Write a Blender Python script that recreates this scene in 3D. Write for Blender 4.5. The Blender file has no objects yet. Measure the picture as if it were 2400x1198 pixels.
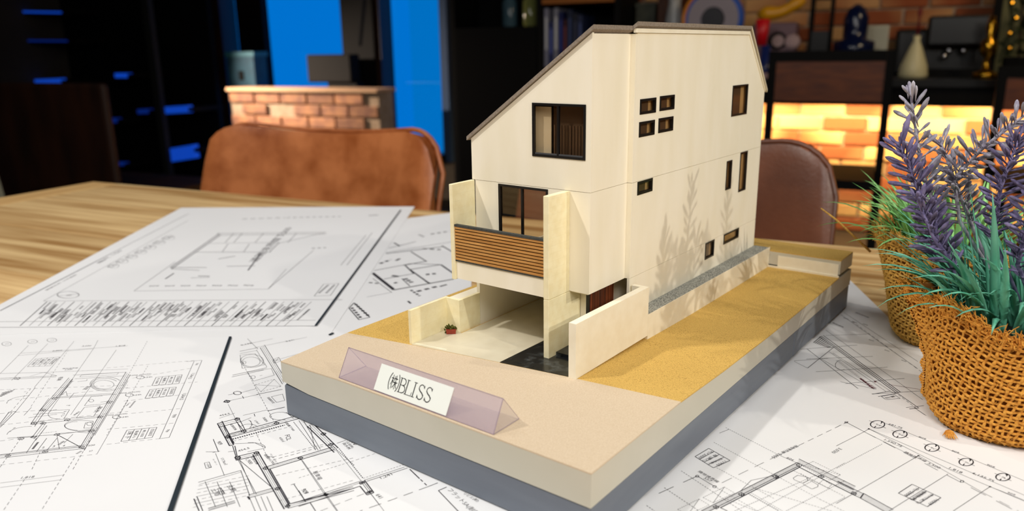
import bpy, math, random
from mathutils import Vector, Matrix
random.seed(7)
scn = bpy.context.scene
COL = scn.collection
# ------------------------------------------------------------------ camera
# measured camera (metres, origin = front right corner of the model's board)
CAM = Vector((0.14388, -0.23341, 0.16332)); FPX = 1798.84
pit, rol, yaw = math.radians(-15.00351), math.radians(-0.78838), math.radians(38.00527)
FWD = Vector((-math.sin(yaw)*math.cos(pit), math.cos(yaw)*math.cos(pit), math.sin(pit)))
_r = FWD.cross(Vector((0, 0, 1))).normalized(); _u = _r.cross(FWD)
RGT = math.cos(rol)*_r + math.sin(rol)*_u
UPV = -math.sin(rol)*_r + math.cos(rol)*_u
cd = bpy.data.cameras.new('camera'); cam = bpy.data.objects.new('camera', cd); COL.objects.link(cam)
cam.matrix_world = Matrix(((RGT.x, UPV.x, -FWD.x, CAM.x), (RGT.y, UPV.y, -FWD.y, CAM.y), (RGT.z, UPV.z, -FWD.z, CAM.z), (0, 0, 0, 1)))
cd.sensor_width = 36; cd.lens = FPX/2400*36; cd.clip_start = .01; cd.clip_end = 60
cd.dof.use_dof = True; cd.dof.focus_distance = .43; cd.dof.aperture_fstop = 8.5
scn.camera = cam
scn.view_settings.view_transform = 'Standard'; scn.view_settings.look = 'None'
scn.view_settings.gamma = 1; scn.view_settings.use_curve_mapping = False
scn.view_settings.exposure = 0.0
# ------------------------------------------------------------------ room frame (a along the back wall, b towards it)
AL = .2212
AX = Vector((math.cos(AL), math.sin(AL), 0)); BX = Vector((-math.sin(AL), math.cos(AL), 0))
C0 = Vector((CAM.x, CAM.y, 0))
def RM(a, b, z): return C0 + AX*a + BX*b + Vector((0, 0, z))
def ray(u, v): return FWD + RGT*((u-1200)/FPX) - UPV*((v-599)/FPX)
def onz(u, v, z):
    d = ray(u, v); return CAM + d*((z-CAM.z)/d.z)
def ony(u, v, y):
    d = ray(u, v); return CAM + d*((y-CAM.y)/d.y)
def onb(u, v, b):
    d = ray(u, v); k = b/d.dot(BX); p = d*k
    return p.dot(AX), CAM.z+p.z
# ------------------------------------------------------------------ world and light
w = bpy.data.worlds.new('dusk'); scn.world = w; w.use_nodes = True
bg = w.node_tree.nodes['Background']; bg.inputs[0].default_value = (0.0, .185, .56, 1); bg.inputs[1].default_value = 1.15
def lamp(name, loc, target, size, power, color, sy=None, spread=None):
    l = bpy.data.lights.new(name, 'AREA'); l.energy = power; l.color = color; l.size = size
    if sy: l.shape = 'RECTANGLE'; l.size_y = sy
    if spread: l.spread = math.radians(spread)
    o = bpy.data.objects.new(name, l); COL.objects.link(o); o.location = loc
    o.rotation_euler = (Vector(target)-Vector(loc)).to_track_quat('-Z', 'Y').to_euler(); return o
lamp('key_light', (-.75, -.75, 1.35), (-.15, .1, 0), .07, 12, (1, .95, .88))
lamp('window_side_light', (-1.2, .1, 1.5), (-.5, .2, 0), .5, 7, (1, .98, .96))
lamp('right_light', (1.15, .42, .68), (0, .2, 0.03), .02, 4.6, (1, .92, .8))
lamp('right_front_light', (1.1, -.12, .78), (0, .25, 0.03), .025, 4.6, (1, .94, .84))
lamp('fill_light', (.75, -.85, 1.1), (0, .15, 0.03), .5, 8, (1, .97, .93))
lamp('overhead_light', (.1, -.6, 1.6), (.0, .1, 0), .7, 9.5, (1, .98, .96))
lamp('back_room_light', RM(1.3, 2.3, 1.6), RM(1.3, 4.2, .1), .5, 16, (1, .78, .5))

# ------------------------------------------------------------------ materials
def lin(c):
    return tuple(((x/255)/12.92 if x/255 <= .04045 else ((x/255+.055)/1.055)**2.4) for x in c)+(1,)
MATS = {}
def M(name, c, c2=None, scale=40, rough=.7, bump=0, bscale=None, metal=0, stretch=(1, 1, 1), rnd=0, spec=.5, coat=0, contrast=(.35, .65), detail=4, emit=None):
    if name in MATS: return MATS[name]
    m = bpy.data.materials.new(name); m.use_nodes = True; n = m.node_tree.nodes; L = m.node_tree.links
    p = n['Principled BSDF']; p.inputs['Roughness'].default_value = rough; p.inputs['Metallic'].default_value = metal
    p.inputs['Specular IOR Level'].default_value = spec; p.inputs['Base Color'].default_value = lin(c); p.inputs['Coat Weight'].default_value = coat
    tc = n.new('ShaderNodeTexCoord'); mp = n.new('ShaderNodeMapping'); mp.inputs['Scale'].default_value = stretch
    L.new(tc.outputs['Object'], mp.inputs[0]); vec = mp.outputs[0]
    oi = None
    if rnd:
        oi = n.new('ShaderNodeObjectInfo'); ad = n.new('ShaderNodeVectorMath'); ad.operation = 'MULTIPLY_ADD'
        cb = n.new('ShaderNodeCombineXYZ')
        for k in range(3): L.new(oi.outputs['Random'], cb.inputs[k])
        L.new(cb.outputs[0], ad.inputs[0]); ad.inputs[1].default_value = (7.3, 3.1, 5.7); L.new(vec, ad.inputs[2]); vec = ad.outputs[0]
    last = None
    if c2:
        nz = n.new('ShaderNodeTexNoise'); nz.inputs['Scale'].default_value = scale; nz.inputs['Detail'].default_value = detail
        L.new(vec, nz.inputs['Vector'])
        cr = n.new('ShaderNodeValToRGB'); cr.color_ramp.elements[0].position, cr.color_ramp.elements[1].position = contrast
        cr.color_ramp.elements[0].color = lin(c); cr.color_ramp.elements[1].color = lin(c2)
        L.new(nz.outputs['Fac'], cr.inputs[0]); last = cr.outputs[0]
    if rnd:
        hs = n.new('ShaderNodeHueSaturation'); mr = n.new('ShaderNodeMapRange'); mr.inputs[3].default_value = 1-rnd; mr.inputs[4].default_value = 1+rnd
        L.new(oi.outputs['Random'], mr.inputs[0]); L.new(mr.outputs[0], hs.inputs['Value'])
        if last: L.new(last, hs.inputs['Color'])
        else: hs.inputs['Color'].default_value = lin(c)
        last = hs.outputs[0]
    if last: L.new(last, p.inputs['Base Color'])
    if bump:
        nb = n.new('ShaderNodeTexNoise'); nb.inputs['Scale'].default_value = bscale or scale; nb.inputs['Detail'].default_value = 5
        L.new(vec, nb.inputs['Vector']); b = n.new('ShaderNodeBump'); b.inputs['Strength'].default_value = 1; b.inputs['Distance'].default_value = bump
        L.new(nb.outputs['Fac'], b.inputs['Height']); L.new(b.outputs[0], p.inputs['Normal'])
    if emit:
        p.inputs['Emission Color'].default_value = lin(c); p.inputs['Emission Strength'].default_value = emit
    MATS[name] = m; return m
def block_bump(m, w, h, dist):
    n = m.node_tree.nodes; L = m.node_tree.links; p = n['Principled BSDF']
    g = n.new('ShaderNodeNewGeometry'); s = n.new('ShaderNodeSeparateXYZ'); cb = n.new('ShaderNodeCombineXYZ'); ad = n.new('ShaderNodeMath')
    L.new(g.outputs['Position'], s.inputs[0]); L.new(s.outputs[0], ad.inputs[0]); L.new(s.outputs[1], ad.inputs[1])
    L.new(ad.outputs[0], cb.inputs[0]); L.new(s.outputs[2], cb.inputs[1])
    bt = n.new('ShaderNodeTexBrick'); bt.inputs['Scale'].default_value = 1; bt.inputs['Brick Width'].default_value = w; bt.inputs['Row Height'].default_value = h
    bt.inputs['Mortar Size'].default_value = .00012; bt.inputs['Color1'].default_value = (1, 1, 1, 1); bt.inputs['Color2'].default_value = (1, 1, 1, 1); bt.inputs['Mortar'].default_value = (0, 0, 0, 1)
    L.new(cb.outputs[0], bt.inputs[0]); b = n.new('ShaderNodeBump'); b.inputs['Distance'].default_value = dist; b.inputs['Strength'].default_value = .6
    L.new(bt.outputs[0], b.inputs['Height'])
    old = [l for l in L if l.to_socket == p.inputs['Normal']]
    if old: L.new(old[0].from_socket, b.inputs['Normal'])
    L.new(b.outputs[0], p.inputs['Normal'])
def clear(name, tint, gloss=.1, rough=.03, gcol=(1, 1, 1, 1), ior=1.45):
    m = bpy.data.materials.new(name); m.use_nodes = True; n = m.node_tree.nodes; L = m.node_tree.links
    n.remove(n['Principled BSDF']); o = n['Material Output']
    t = n.new('ShaderNodeBsdfTransparent'); t.inputs[0].default_value = tint
    g = n.new('ShaderNodeBsdfGlossy'); g.inputs['Roughness'].default_value = rough; g.inputs[0].default_value = gcol
    x = n.new('ShaderNodeMixShader')
    lw = n.new('ShaderNodeLayerWeight'); pw_ = n.new('ShaderNodeMath'); pw_.operation = 'POWER'; pw_.inputs[1].default_value = 5.0; a = n.new('ShaderNodeMath'); a.operation = 'MULTIPLY_ADD'; a.inputs[1].default_value = .6 if ior > 1.3 else .25; a.inputs[2].default_value = gloss+.02
    L.new(lw.outputs['Facing'], pw_.inputs[0]); L.new(pw_.outputs[0], a.inputs[0]); L.new(a.outputs[0], x.inputs[0])
    L.new(t.outputs[0], x.inputs[1]); L.new(g.outputs[0], x.inputs[2]); L.new(x.outputs[0], o.inputs[0]); MATS[name] = m; return m
card = M('cream_card', (250, 243, 222), (245, 236, 212), 120, .8, .00004, 1500)
cardw = M('cream_wall_card', (251, 244, 225), (246, 238, 215), 60, .85, .00003, 900, stretch=(1, 1, .25))
finm = M('block_card', (249, 240, 202), (243, 231, 188), 200, .85, .00003, 1500); block_bump(finm, .008, .0042, .00008)
cork = M('cork_sheet', (222, 182, 96), (160, 118, 46), 1700, .95, .0007, 1100, contrast=(.52, .72), detail=3)
road = M('beige_road_paper', (216, 198, 172), (203, 182, 153), 1800, .9, .00006, 2500)
boardm = M('board_grey_white', (208, 203, 188), (198, 194, 178), 15, .55, .00003, 600)
plm = M('slate_painted_wood', (118, 126, 137), (104, 111, 123), 60, .5, .00012, 260, stretch=(.12, .12, 1))
black = M('black_frame', (16, 16, 18), rough=.35)
capm = M('dark_grey_cap', (48, 50, 48), (70, 72, 68), 800, .7)
slatm = M('honey_wood_slat', (205, 152, 84), (182, 126, 60), 500, .6, .00004, 900, stretch=(.1, 1, 1), rnd=.08)
doorm = M('striped_walnut', (122, 60, 30), (66, 28, 14), 600, .4, stretch=(1, 1, .03), rnd=.15)
roofm = M('grey_brown_card', (150, 138, 124), (128, 116, 104), 900, .9, .0001, 2500)
floorp = M('carport_floor', (222, 214, 190), (214, 205, 180), 90, .35)
tile = M('black_marble', (26, 28, 30), (84, 88, 88), 160, .22, contrast=(.5, .8), detail=6)
gravel = M('grey_gravel', (178, 178, 168), (92, 94, 90), 1300, .9, .0003, 1500, contrast=(.42, .62))
glassw = clear('smoked_window', (.90, .86, .80, 1), .02)
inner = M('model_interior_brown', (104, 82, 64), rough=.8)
terr = M('terracotta', (160, 62, 38), (140, 50, 30), 900, .7)
moss = M('moss_foam', (110, 108, 30), (60, 62, 16), 1500, .95, rnd=.3)
paper = M('white_paper', (235, 236, 238), (231, 232, 234), 6, .6, .0002, 9)
ink = M('printer_ink', (46, 44, 52), rough=.7)
inkl = M('printer_ink_light', (96, 94, 98), rough=.7)
redink = M('red_ink', (90, 20, 40), rough=.7)
navy = M('navy_edge', (18, 34, 44), rough=.5)
wood = M('table_oak', (232, 198, 142), (172, 128, 74), 7, .42, .0004, 40, stretch=(.5, 9, 9), rnd=.10, contrast=(.36, .68), detail=9)
leather = M('tan_leather', (190, 116, 68), (140, 72, 30), 18, .36, .0003, 260, contrast=(.35, .7), detail=6)
leatherd = M('dark_brown_leather', (112, 66, 44), (84, 48, 32), 16, .34, .0002, 260, contrast=(.3, .7))
burlap = M('orange_burlap', (240, 176, 76), (212, 142, 50), 700, .95, .0003, 2500, detail=6)
burlap2 = M('ochre_burlap', (226, 180, 92), (190, 146, 60), 700, .95, .0003, 2500)
burin = M('burlap_backing', (150, 90, 28), rough=1)
soil = M('dark_foam_soil', (20, 26, 24), (34, 40, 36), 600, 1)
leafm = M('turquoise_leaf', (124, 204, 176), (70, 156, 128), 120, .55, rnd=.22, stretch=(1, 1, .2))
leafg = M('fresh_green_leaf', (150, 206, 130), (100, 168, 86), 120, .55, rnd=.25, stretch=(1, 1, .2))
purp = M('purple_floret', (122, 114, 152), (76, 68, 106), 300, .75, rnd=.3)
grey_l = M('grey_lilac_floret', (176, 174, 186), (124, 118, 138), 300, .8, rnd=.25)
brickm = M('brick', (150, 76, 38), (206, 158, 104), 1.4, .85, .002, 60, rnd=.22, contrast=(.42, .6), detail=1)
mortar = M('mortar', (190, 165, 140), (170, 146, 120), 20, .9, .001, 60)
dark = M('matte_black', (7, 7, 8), rough=.7, spec=.15)
darkb = M('black_lacquer', (10, 10, 12), rough=.3)
dbrown = M('dark_brown_timber', (52, 26, 12), (30, 14, 8), 10, .5, stretch=(1, 1, .3))
panelw = M('walnut_back_panel', (112, 54, 14), (84, 36, 8), 12, .5, stretch=(1, 1, 6))
plaster = M('room_plaster', (60, 54, 48), (50, 46, 42), 3, .9)
floorm = M('dark_floor_boards', (48, 36, 28), (34, 26, 20), 6, .5, stretch=(.3, 3, 1))
metal = M('grey_metal', (120, 122, 124), rough=.3, metal=1)

# ------------------------------------------------------------------ mesh helpers
class MB:
    def __init__(s): s.v = []; s.f = []
    def add(s, vs, fs):
        k = len(s.v); s.v += [tuple(p) for p in vs]; s.f += [tuple(i+k for i in f) for f in fs]; return s
    def box(s, x0, x1, y0, y1, z0, z1):
        return s.add([(x, y, z) for z in (z0, z1) for y in (y0, y1) for x in (x0, x1)],
                     [(0, 2, 3, 1), (4, 5, 7, 6), (0, 1, 5, 4), (2, 6, 7, 3), (0, 4, 6, 2), (1, 3, 7, 5)])
    def bbox(s, x0, x1, y0, y1, z0, z1, c):   # box with chamfered vertical edges and top
        P = [(x0+c, y0), (x1-c, y0), (x1, y0+c), (x1, y1-c), (x1-c, y1), (x0+c, y1), (x0, y1-c), (x0, y0+c)]
        cx, cy = (x0+x1)/2, (y0+y1)/2
        def ins(p): return (p[0]+(c if p[0] < cx else -c)*.7, p[1]+(c if p[1] < cy else -c)*.7)
        Q = [ins(p) for p in P]
        vs = [(x, y, z0) for x, y in Q]+[(x, y, z0+c) for x, y in P]+[(x, y, z1-c) for x, y in P]+[(x, y, z1) for x, y in Q]
        fs = [tuple(range(7, -1, -1)), tuple(range(24, 32))]
        for r in range(3):
            for i in range(8): j = (i+1) % 8; fs.append((r*8+i, r*8+j, r*8+8+j, r*8+8+i))
        return s.add(vs, fs)
    def rbox(s, a0, a1, b0, b1, z0, z1):      # box in the room frame
        vs = [RM(a, b, z) for z in (z0, z1) for b in (b0, b1) for a in (a0, a1)]
        return s.add(vs, [(0, 2, 3, 1), (4, 5, 7, 6), (0, 1, 5, 4), (2, 6, 7, 3), (0, 4, 6, 2), (1, 3, 7, 5)])
    def prism(s, bot, top):
        n = len(bot)
        fs = [tuple(range(n-1, -1, -1)), tuple(range(n, 2*n))]+[(i, (i+1) % n, n+(i+1) % n, n+i) for i in range(n)]
        return s.add(list(bot)+list(top), fs)
    def slab(s, poly, z0, z1): return s.prism([(x, y, z0) for x, y in poly], [(x, y, z1) for x, y in poly])
    def quad(s, *p): return s.add(p, [(0, 1, 2, 3)])
    def tube(s, pts, r, n=6, cap=True):
        pts = [Vector(p) for p in pts]; rs = r if isinstance(r, (list, tuple)) else [r]*len(pts); vs = []; fs = []
        t0 = (pts[1]-pts[0]).normalized(); up = Vector((0, 0, 1)) if abs(t0.z) < .9 else Vector((1, 0, 0)); nx = t0.cross(up).normalized()
        for i, p in enumerate(pts):
            t = (pts[min(i+1, len(pts)-1)]-pts[max(i-1, 0)]).normalized(); nx = (nx-t*nx.dot(t)).normalized(); ny = t.cross(nx)
            vs += [p+(nx*math.cos(k*2*math.pi/n)+ny*math.sin(k*2*math.pi/n))*rs[i] for k in range(n)]
        for i in range(len(pts)-1):
            for k in range(n): a = i*n+k; b = i*n+(k+1) % n; fs.append((a, b, b+n, a+n))
        if cap: fs += [tuple(range(n-1, -1, -1)), tuple(range((len(pts)-1)*n, len(pts)*n))]
        return s.add(vs, fs)
    def lathe(s, prof, c, n=20, ax=None):
        vs = []; fs = []; c = Vector(c)
        for r, z in prof:
            for k in range(n):
                t = k*2*math.pi/n; q = Vector((r*math.cos(t), r*math.sin(t), z))
                if ax is not None: q = ax @ q
                vs.append(c+q)
        for i in range(len(prof)-1):
            for k in range(n): a = i*n+k; b = i*n+(k+1) % n; fs.append((a, b, b+n, a+n))
        fs += [tuple(range(n-1, -1, -1)), tuple(range((len(prof)-1)*n, len(prof)*n))]
        return s.add(vs, fs)
    def build(s, name, mat, parent=None, smooth=False, loc=None, bevel=0):
        me = bpy.data.meshes.new(name)
        if parent is not None: off = parent['_w']
        elif loc is not None: off = loc
        else: off = (0, 0, 0)
        ox, oy, oz = off; me.from_pydata([(x-ox, y-oy, z-oz) for x, y, z in s.v], [], s.f); me.materials.append(mat)
        if smooth: me.polygons.foreach_set('use_smooth', [True]*len(me.polygons))
        o = bpy.data.objects.new(name, me); COL.objects.link(o)
        if parent is not None: o.parent = parent
        else: o.location = off
        o['_w'] = tuple(off)
        if bevel:
            b = o.modifiers.new('bevel', 'BEVEL'); b.width = bevel; b.segments = 2; b.limit_method = 'ANGLE'
        return o
def tag(o, label, cat, group=None, kind=None):
    o['label'] = label; o['category'] = cat
    if group: o['group'] = group
    if kind: o['kind'] = kind
    return o
def thing(name, label, cat, loc, group=None, kind=None):
    o = bpy.data.objects.new(name, None); COL.objects.link(o); o.location = loc; o['_w'] = tuple(loc); o.empty_display_size = .02
    if kind: o['kind'] = kind
    if label: tag(o, label, cat, group)
    return o
def struct(o): o['kind'] = 'structure'; return o
def place(name, me, parent, loc, rot=(0, 0, 0), sc=(1, 1, 1)):
    o = bpy.data.objects.new(name, me); COL.objects.link(o); o.parent = parent
    w_ = parent['_w']; o.location = (loc[0]-w_[0], loc[1]-w_[1], loc[2]-w_[2]); o.rotation_euler = rot; o.scale = sc; return o
def text_polys(s):
    c = bpy.data.curves.new('t', 'FONT'); c.body = s; c.resolution_u = 2; o = bpy.data.objects.new('t', c); me = o.to_mesh()
    vs = [(v.co.x, v.co.y) for v in me.vertices]; fs = [tuple(p.vertices) for p in me.polygons]
    o.to_mesh_clear(); bpy.data.objects.remove(o); bpy.data.curves.remove(c)
    if not vs: return [], []
    x0 = min(v[0] for v in vs); x1 = max(v[0] for v in vs)
    return [((x-x0)/(x1-x0), y/(x1-x0)) for x, y in vs], fs      # unit width

# ================================================================== ROOM
ZF = -.77; ZC = 1.75; BW = 4.26; BN = -2.4; AW0 = -5.6; AW1 = 3.4; T = .12
aw0, _ = onb(-60, 300, BW); aw1, _ = onb(1053, 300, BW)     # window wall extents
ab0 = onb(1380, 100, BW)[0]
struct(MB().rbox(AW0-T, AW1+T, BN-T, BW+T, ZF-.1, ZF).build('floor', floorm))
struct(MB().rbox(AW0-T, AW1+T, BN-T, BW+T, ZC, ZC+.1).build('ceiling', plaster))
struct(MB().rbox(AW0-T, AW0, BN, BW+T, ZF, ZC).build('wall_left', plaster))
struct(MB().rbox(AW1, AW1+T, BN, BW, ZF, ZC).build('wall_right', plaster))
struct(MB().rbox(AW0, AW1+T, BN-T, BN, ZF, ZC).build('wall_front', plaster))
ag = onb(640, 100, BW)[0]
gl0 = onb(486, 250, BW)[0]
wb = MB().rbox(AW0, gl0, BW, BW+T, ZF, ZC).rbox(gl0, aw1, BW, BW+T, 1.3, ZC).rbox(gl0, aw1, BW, BW+T, ZF, ZF+.25).rbox(aw1, AW1, BW, BW+T, ZF, ZC).build('wall_back', mortar)
struct(wb)
# bricks of the back wall, one by one
bme = []
for k in range(3):
    mb = MB(); j = [random.uniform(-.003, .003) for _ in range(6)]
    mb.bbox(-.0995+j[0], .0995+j[1], -.012+j[2]*.6, .02, -.031+j[3]*.5, .031+j[4]*.5, .004); bme.append(mb)
bmesh_ = []
for mb in bme:
    me = bpy.data.meshes.new('brick'); me.from_pydata(mb.v, [], mb.f); me.materials.append(brickm); bmesh_.append(me)
nb = 0; row = 0; z = ZF+.04
while z < .62:
    a = ab0+(.1055 if row % 2 else 0)
    while a < 3.15:
        if not (z < -.45 and a > 2.2):
            p = RM(a, BW-.004, z); place('brick', random.choice(bmesh_), wb, p, (0, 0, AL)); nb += 1
        a += .211
    z += .073; row += 1

# ---- window 1 : big blue dusk window
wn = struct(thing('window_1', None, None, RM(gl0, BW, ZF+.25)))
def uab(u, b, v=250): return onb(u, v, b)[0]
def fr(u0, u1, b0=BW-.06, b1=BW+.06, z0=ZF+.25, z1=1.3, mat=dark, nm='window_frame'):
    return MB().rbox(uab(u0, b0), uab(u1, b0), b0, b1, z0, z1).build(nm, mat, wn)
MB().rbox(gl0, aw1, BW+.02, BW+.028, ZF+.25, 1.3).build('pane', clear('dusk_glass', (.75, .9, 1, 1), .0, .0), wn)
fr(486, 538, BW-.09, mat=dbrown)
fr(575, 634, BW-.05, BW+.01, z0=onb(600, 205, BW)[1])
fr(812, 884, BW-.10)
fr(884, 900, BW-.08, mat=dbrown)
fr(1036, 1053, BW-.05, mat=M('steel_blue_trim', (60, 84, 120), rough=.4))
MB().rbox(gl0, aw1, BW-.06, BW+.06, 1.26, 1.3).build('window_frame', darkb, wn)
MB().rbox(gl0, aw1, BW-.06, BW+.06, ZF+.25, ZF+.3).build('window_frame', darkb, wn)
# tinted strip added for the teal sheen at the window's right, greener blue
MB().rbox(uab(962, BW), uab(1036, BW), BW+.035, BW+.04, ZF+.3, 1.26).build('sheen_strip', clear('teal_sheen_tint', (.72, 1.0, .95, 1), .0, .0), wn)
# dark column left of the window
c_ = MB().rbox(uab(428, BW-.2), uab(492, BW-.2), BW-.2, BW-.001, ZF, ZC).build('trim_1', dark); struct(c_)
# black display hanging at the window column
a0, z1 = onb(724, 128, BW-.25); a1, z0 = onb(832, 205, BW-.25)
t = thing('wall_speaker', 'black box shaped unit mounted on the dark column of the blue window', 'speaker', RM(a1, BW-.14, z0))
MB().rbox(a0, a1, BW-.28, BW-.18, z0+.03, z1).build('casing', dark, t, bevel=.01)
MB().rbox(a0+.14, a1+.02, BW-.26, BW-.18, z0-.04, z0+.03).build('bracket', dark, t)
MB().tube([RM(a1+.02, BW-.2, z1+.05), RM(a1+.08, BW-.2, z1+.35), RM(a1+.17, BW-.2, z1+.8)], .012).build('cable', dark, t)
# pale teal switch box in the window
a0, z1 = onb(530, 122, BW-.26); a1, z0 = onb(600, 206, BW-.26)
t = thing('storage_box', 'teal storage box standing behind the left end of the reflected brick ledge', 'box', RM(a0, BW-.2, z0))
tealm = M('teal_card', (22, 80, 104), (16, 66, 90), 20, .7)
MB().rbox(a0, a1, BW-.26, BW-.14, z0, z1-.03).build('box_body', tealm, t)
MB().rbox(a0-.01, a1+.01, BW-.265, BW-.13, z1-.03, z1).build('lid', M('teal_lid', (40, 110, 130), rough=.6), t)
MB().rbox((a0+a1)/2-.02, (a0+a1)/2+.02, BW-.264, BW-.26, z0+.05, z0+.11).build('handle_hole', dark, t)
# ledge built brick by brick in place of a reflection in the window
LB = BW-.45
la0 = uab(541, LB); la1 = uab(886, LB); lz = onb(700, 207, LB)[1]
led = thing('reflection_ledge', 'low brick ledge standing in for lit bricks reflected in the blue window', 'wall', RM(la0, LB, ZF))
led['label'] = 'low warmly lit brick ledge standing below the blue window'
MB().rbox(la0, la1, LB+.01, LB+.16, ZF, lz-.02).build('mortar_core', mortar, led)
MB().rbox(la0-.01, la1+.01, LB-.02, LB+.18, lz-.02, lz).build('coping', M('pale_coping', (214, 170, 130), rough=.7), led)
z = lz-.06; row = 0
ldm = []
for me in bmesh_:
    m2 = me.copy(); m2.materials[0] = M('pale_brick', (196, 140, 100), (150, 104, 84), 14, .85, .002, 60, rnd=.3); ldm.append(m2)
while z > ZF+.04:
    a = la0+.1+(.1 if row % 2 else 0)
    while a < la1-.08:
        if abs(a-(la0+(la1-la0)*.37)) > .09 or row % 2 == 0: place('brick', random.choice(ldm), led, RM(a, LB+.01, z), (0, 0, AL))
        a += .211
    z -= .073; row += 1
    if row > 9: break

# ---- dark shelving bay with glowing strips added for blue streaks of light (left)
SB = BW-.55
st = thing('steel_staircase', 'dark steel staircase with added strips glowing like blue streaks of light at the far left', 'staircase', RM(uab(0, SB), SB, ZF))
blu = M('blue_streak', (20, 84, 225), rough=.5, emit=.5)
blu2 = M('blue_streak_dim', (12, 50, 150), rough=.5, emit=.35)
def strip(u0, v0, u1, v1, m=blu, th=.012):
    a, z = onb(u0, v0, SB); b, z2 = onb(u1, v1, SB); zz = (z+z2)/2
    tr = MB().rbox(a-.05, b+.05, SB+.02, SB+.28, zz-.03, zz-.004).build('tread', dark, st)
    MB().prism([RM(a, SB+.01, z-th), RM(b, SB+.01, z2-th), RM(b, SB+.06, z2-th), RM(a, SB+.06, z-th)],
               [RM(a, SB+.01, z), RM(b, SB+.01, z2), RM(b, SB+.06, z2), RM(a, SB+.06, z)]).build('glow_strip', m, tr)
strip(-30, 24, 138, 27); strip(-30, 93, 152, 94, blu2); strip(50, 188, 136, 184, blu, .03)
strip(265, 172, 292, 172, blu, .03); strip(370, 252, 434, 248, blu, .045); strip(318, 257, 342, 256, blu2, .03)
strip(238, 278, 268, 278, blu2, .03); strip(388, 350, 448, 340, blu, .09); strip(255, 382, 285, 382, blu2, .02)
a, z = onb(330, -40, SB); b, z2 = onb(400, 480, SB)
MB().prism([RM(b, SB-.02, z2), RM(b+.05, SB-.02, z2), RM(b+.05, SB+.02, z2), RM(b, SB+.02, z2)],
           [RM(a, SB-.02, z), RM(a+.06, SB-.02, z), RM(a+.06, SB+.02, z), RM(a, SB+.02, z)]).build('stringer', M('dim_grey_steel', (26, 28, 28), rough=.8), st)
MB().rbox(uab(-60, SB), uab(428, SB), SB+.3, SB+.34, ZF, ZC-.001).build('back_panel', dark, st)
# ---- wooden high back at the far left + pale post
WB = 1.75
a0, z1 = onb(-90, 193, WB); a1, _ = onb(236, 193, WB)
t = thing('wooden_chair', 'dark wooden panel backed chair beyond the left corner of the table', 'chair', RM((a0+a1)/2, WB+.1, ZF))
MB().rbox(a0, a1, WB, WB+.03, ZF+.38, z1).build('backrest', dbrown, t, bevel=.012)
MB().rbox(a0, a1, WB+.031, WB+.48, ZF+.42, ZF+.46).build('seat', dbrown, t, bevel=.008)
for x in (a0+.01, a1-.05):
    for y in (WB+.031, WB+.43): MB().rbox(x, x+.04, y, y+.04, ZF, ZF+.419).build('leg', dbrown, t)
a0, z0 = onb(-30, 318, 1.6)
t = MB(); ap, zp = onb(-22, 330, 1.45); aq, zq = onb(14, 470, 1.45)
t.prism([RM(aq-.03+.09, 1.4, ZF), RM(aq+.13, 1.4, ZF), RM(aq+.13, 1.43, ZF), RM(aq-.03+.09, 1.43, ZF)], [RM(ap-.03, 1.4, zp+.05), RM(ap+.01, 1.4, zp+.05), RM(ap+.01, 1.43, zp+.05), RM(ap-.03, 1.43, zp+.05)])
o = t.build('easel_leg', M('pale_grey_post', (150, 150, 130), rough=.6), loc=RM(aq, 1.42, ZF)); tag(o, 'pale slanting wooden post at the left edge beside the dark wooden chair', 'post')

# ---- black bookcase with books
KB = 3.75
k0 = uab(1056, KB, 100); k1 = uab(1452, KB, 100)
bc = thing('bookcase', 'tall black bookcase between the blue window and the brick wall', 'bookcase', RM((k0+k1)/2, KB+.15, ZF))
sz = onb(1340, 157, KB)[1]; sz2 = onb(1220, 62, KB)[1]
kd = uab(1270, KB, 100)
MB().rbox(k0, k0+.03, KB, KB+.32, ZF, ZC-.002).build('side_panel', dark, bc)
MB().rbox(k1-.03, k1, KB, KB+.32, ZF, ZC-.002).build('side_panel', dark, bc)
MB().rbox(k0+.031, k1-.031, KB+.28, KB+.32, ZF, ZC-.002).build('back_panel', dark, bc)
MB().rbox(kd-.03, kd, KB, KB+.279, ZF+.02, ZC-.03).build('divider', dark, bc)
MB().rbox(k0+.031, kd-.031, KB-.002, KB+.02, ZF+.02, sz2-.001).build('cupboard_door', darkb, bc)
MB().rbox(k0+.031, kd-.031, KB, KB+.279, sz2-.03, sz2-.0012).build('shelf', dark, bc)
MB().rbox(kd+.001, k1-.031, KB, KB+.279, sz-.03, sz-.0012).build('shelf', dark, bc)
MB().rbox(kd+.001, k1-.031, KB, KB+.279, onb(1370, 6, KB)[1], onb(1370, -6, KB)[1]).build('shelf', M('orange_shelf_edge', (160, 92, 20), rough=.6), bc)
x = kd+.006
specs = [((150, 150, 170), .020, .31), ((52, 60, 110), .026, .24), ((150, 150, 165), .022, .31), ((26, 34, 90), .024, .29), ((70, 30, 36), .018, .25), ((20, 30, 60), .028, .3), ((22, 26, 44), .024, .28), ((34, 44, 80), .022, .27)]
names = ['pale lilac', 'indigo', 'pale grey', 'deep blue', 'maroon', 'dark navy', 'charcoal', 'slate blue']
for (c, wd, h), nm in zip(specs, names):
    if x+wd > k1-.035: break
    h = min(h, .31)*.93
    t = thing('book', nm+' spined book standing upright on the black bookcase shelf', 'book', RM(x+wd/2, KB+.1, sz), 'books upright on the black bookcase shelf')
    MB().rbox(x, x+wd, KB+.02, KB+.2, sz, sz+h).build('cover', M('book_'+nm.replace(' ', '_'), c, rough=.5), t)
    MB().rbox(x+wd*.3, x+wd*.7, KB+.0185, KB+.0199, sz+h*.3, sz+h*.85).build('spine_print', M('spine_'+nm.replace(' ', '_'), tuple(min(255, int(q*1.6)+30) for q in c), rough=.5), t)
    x += wd+.003
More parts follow.
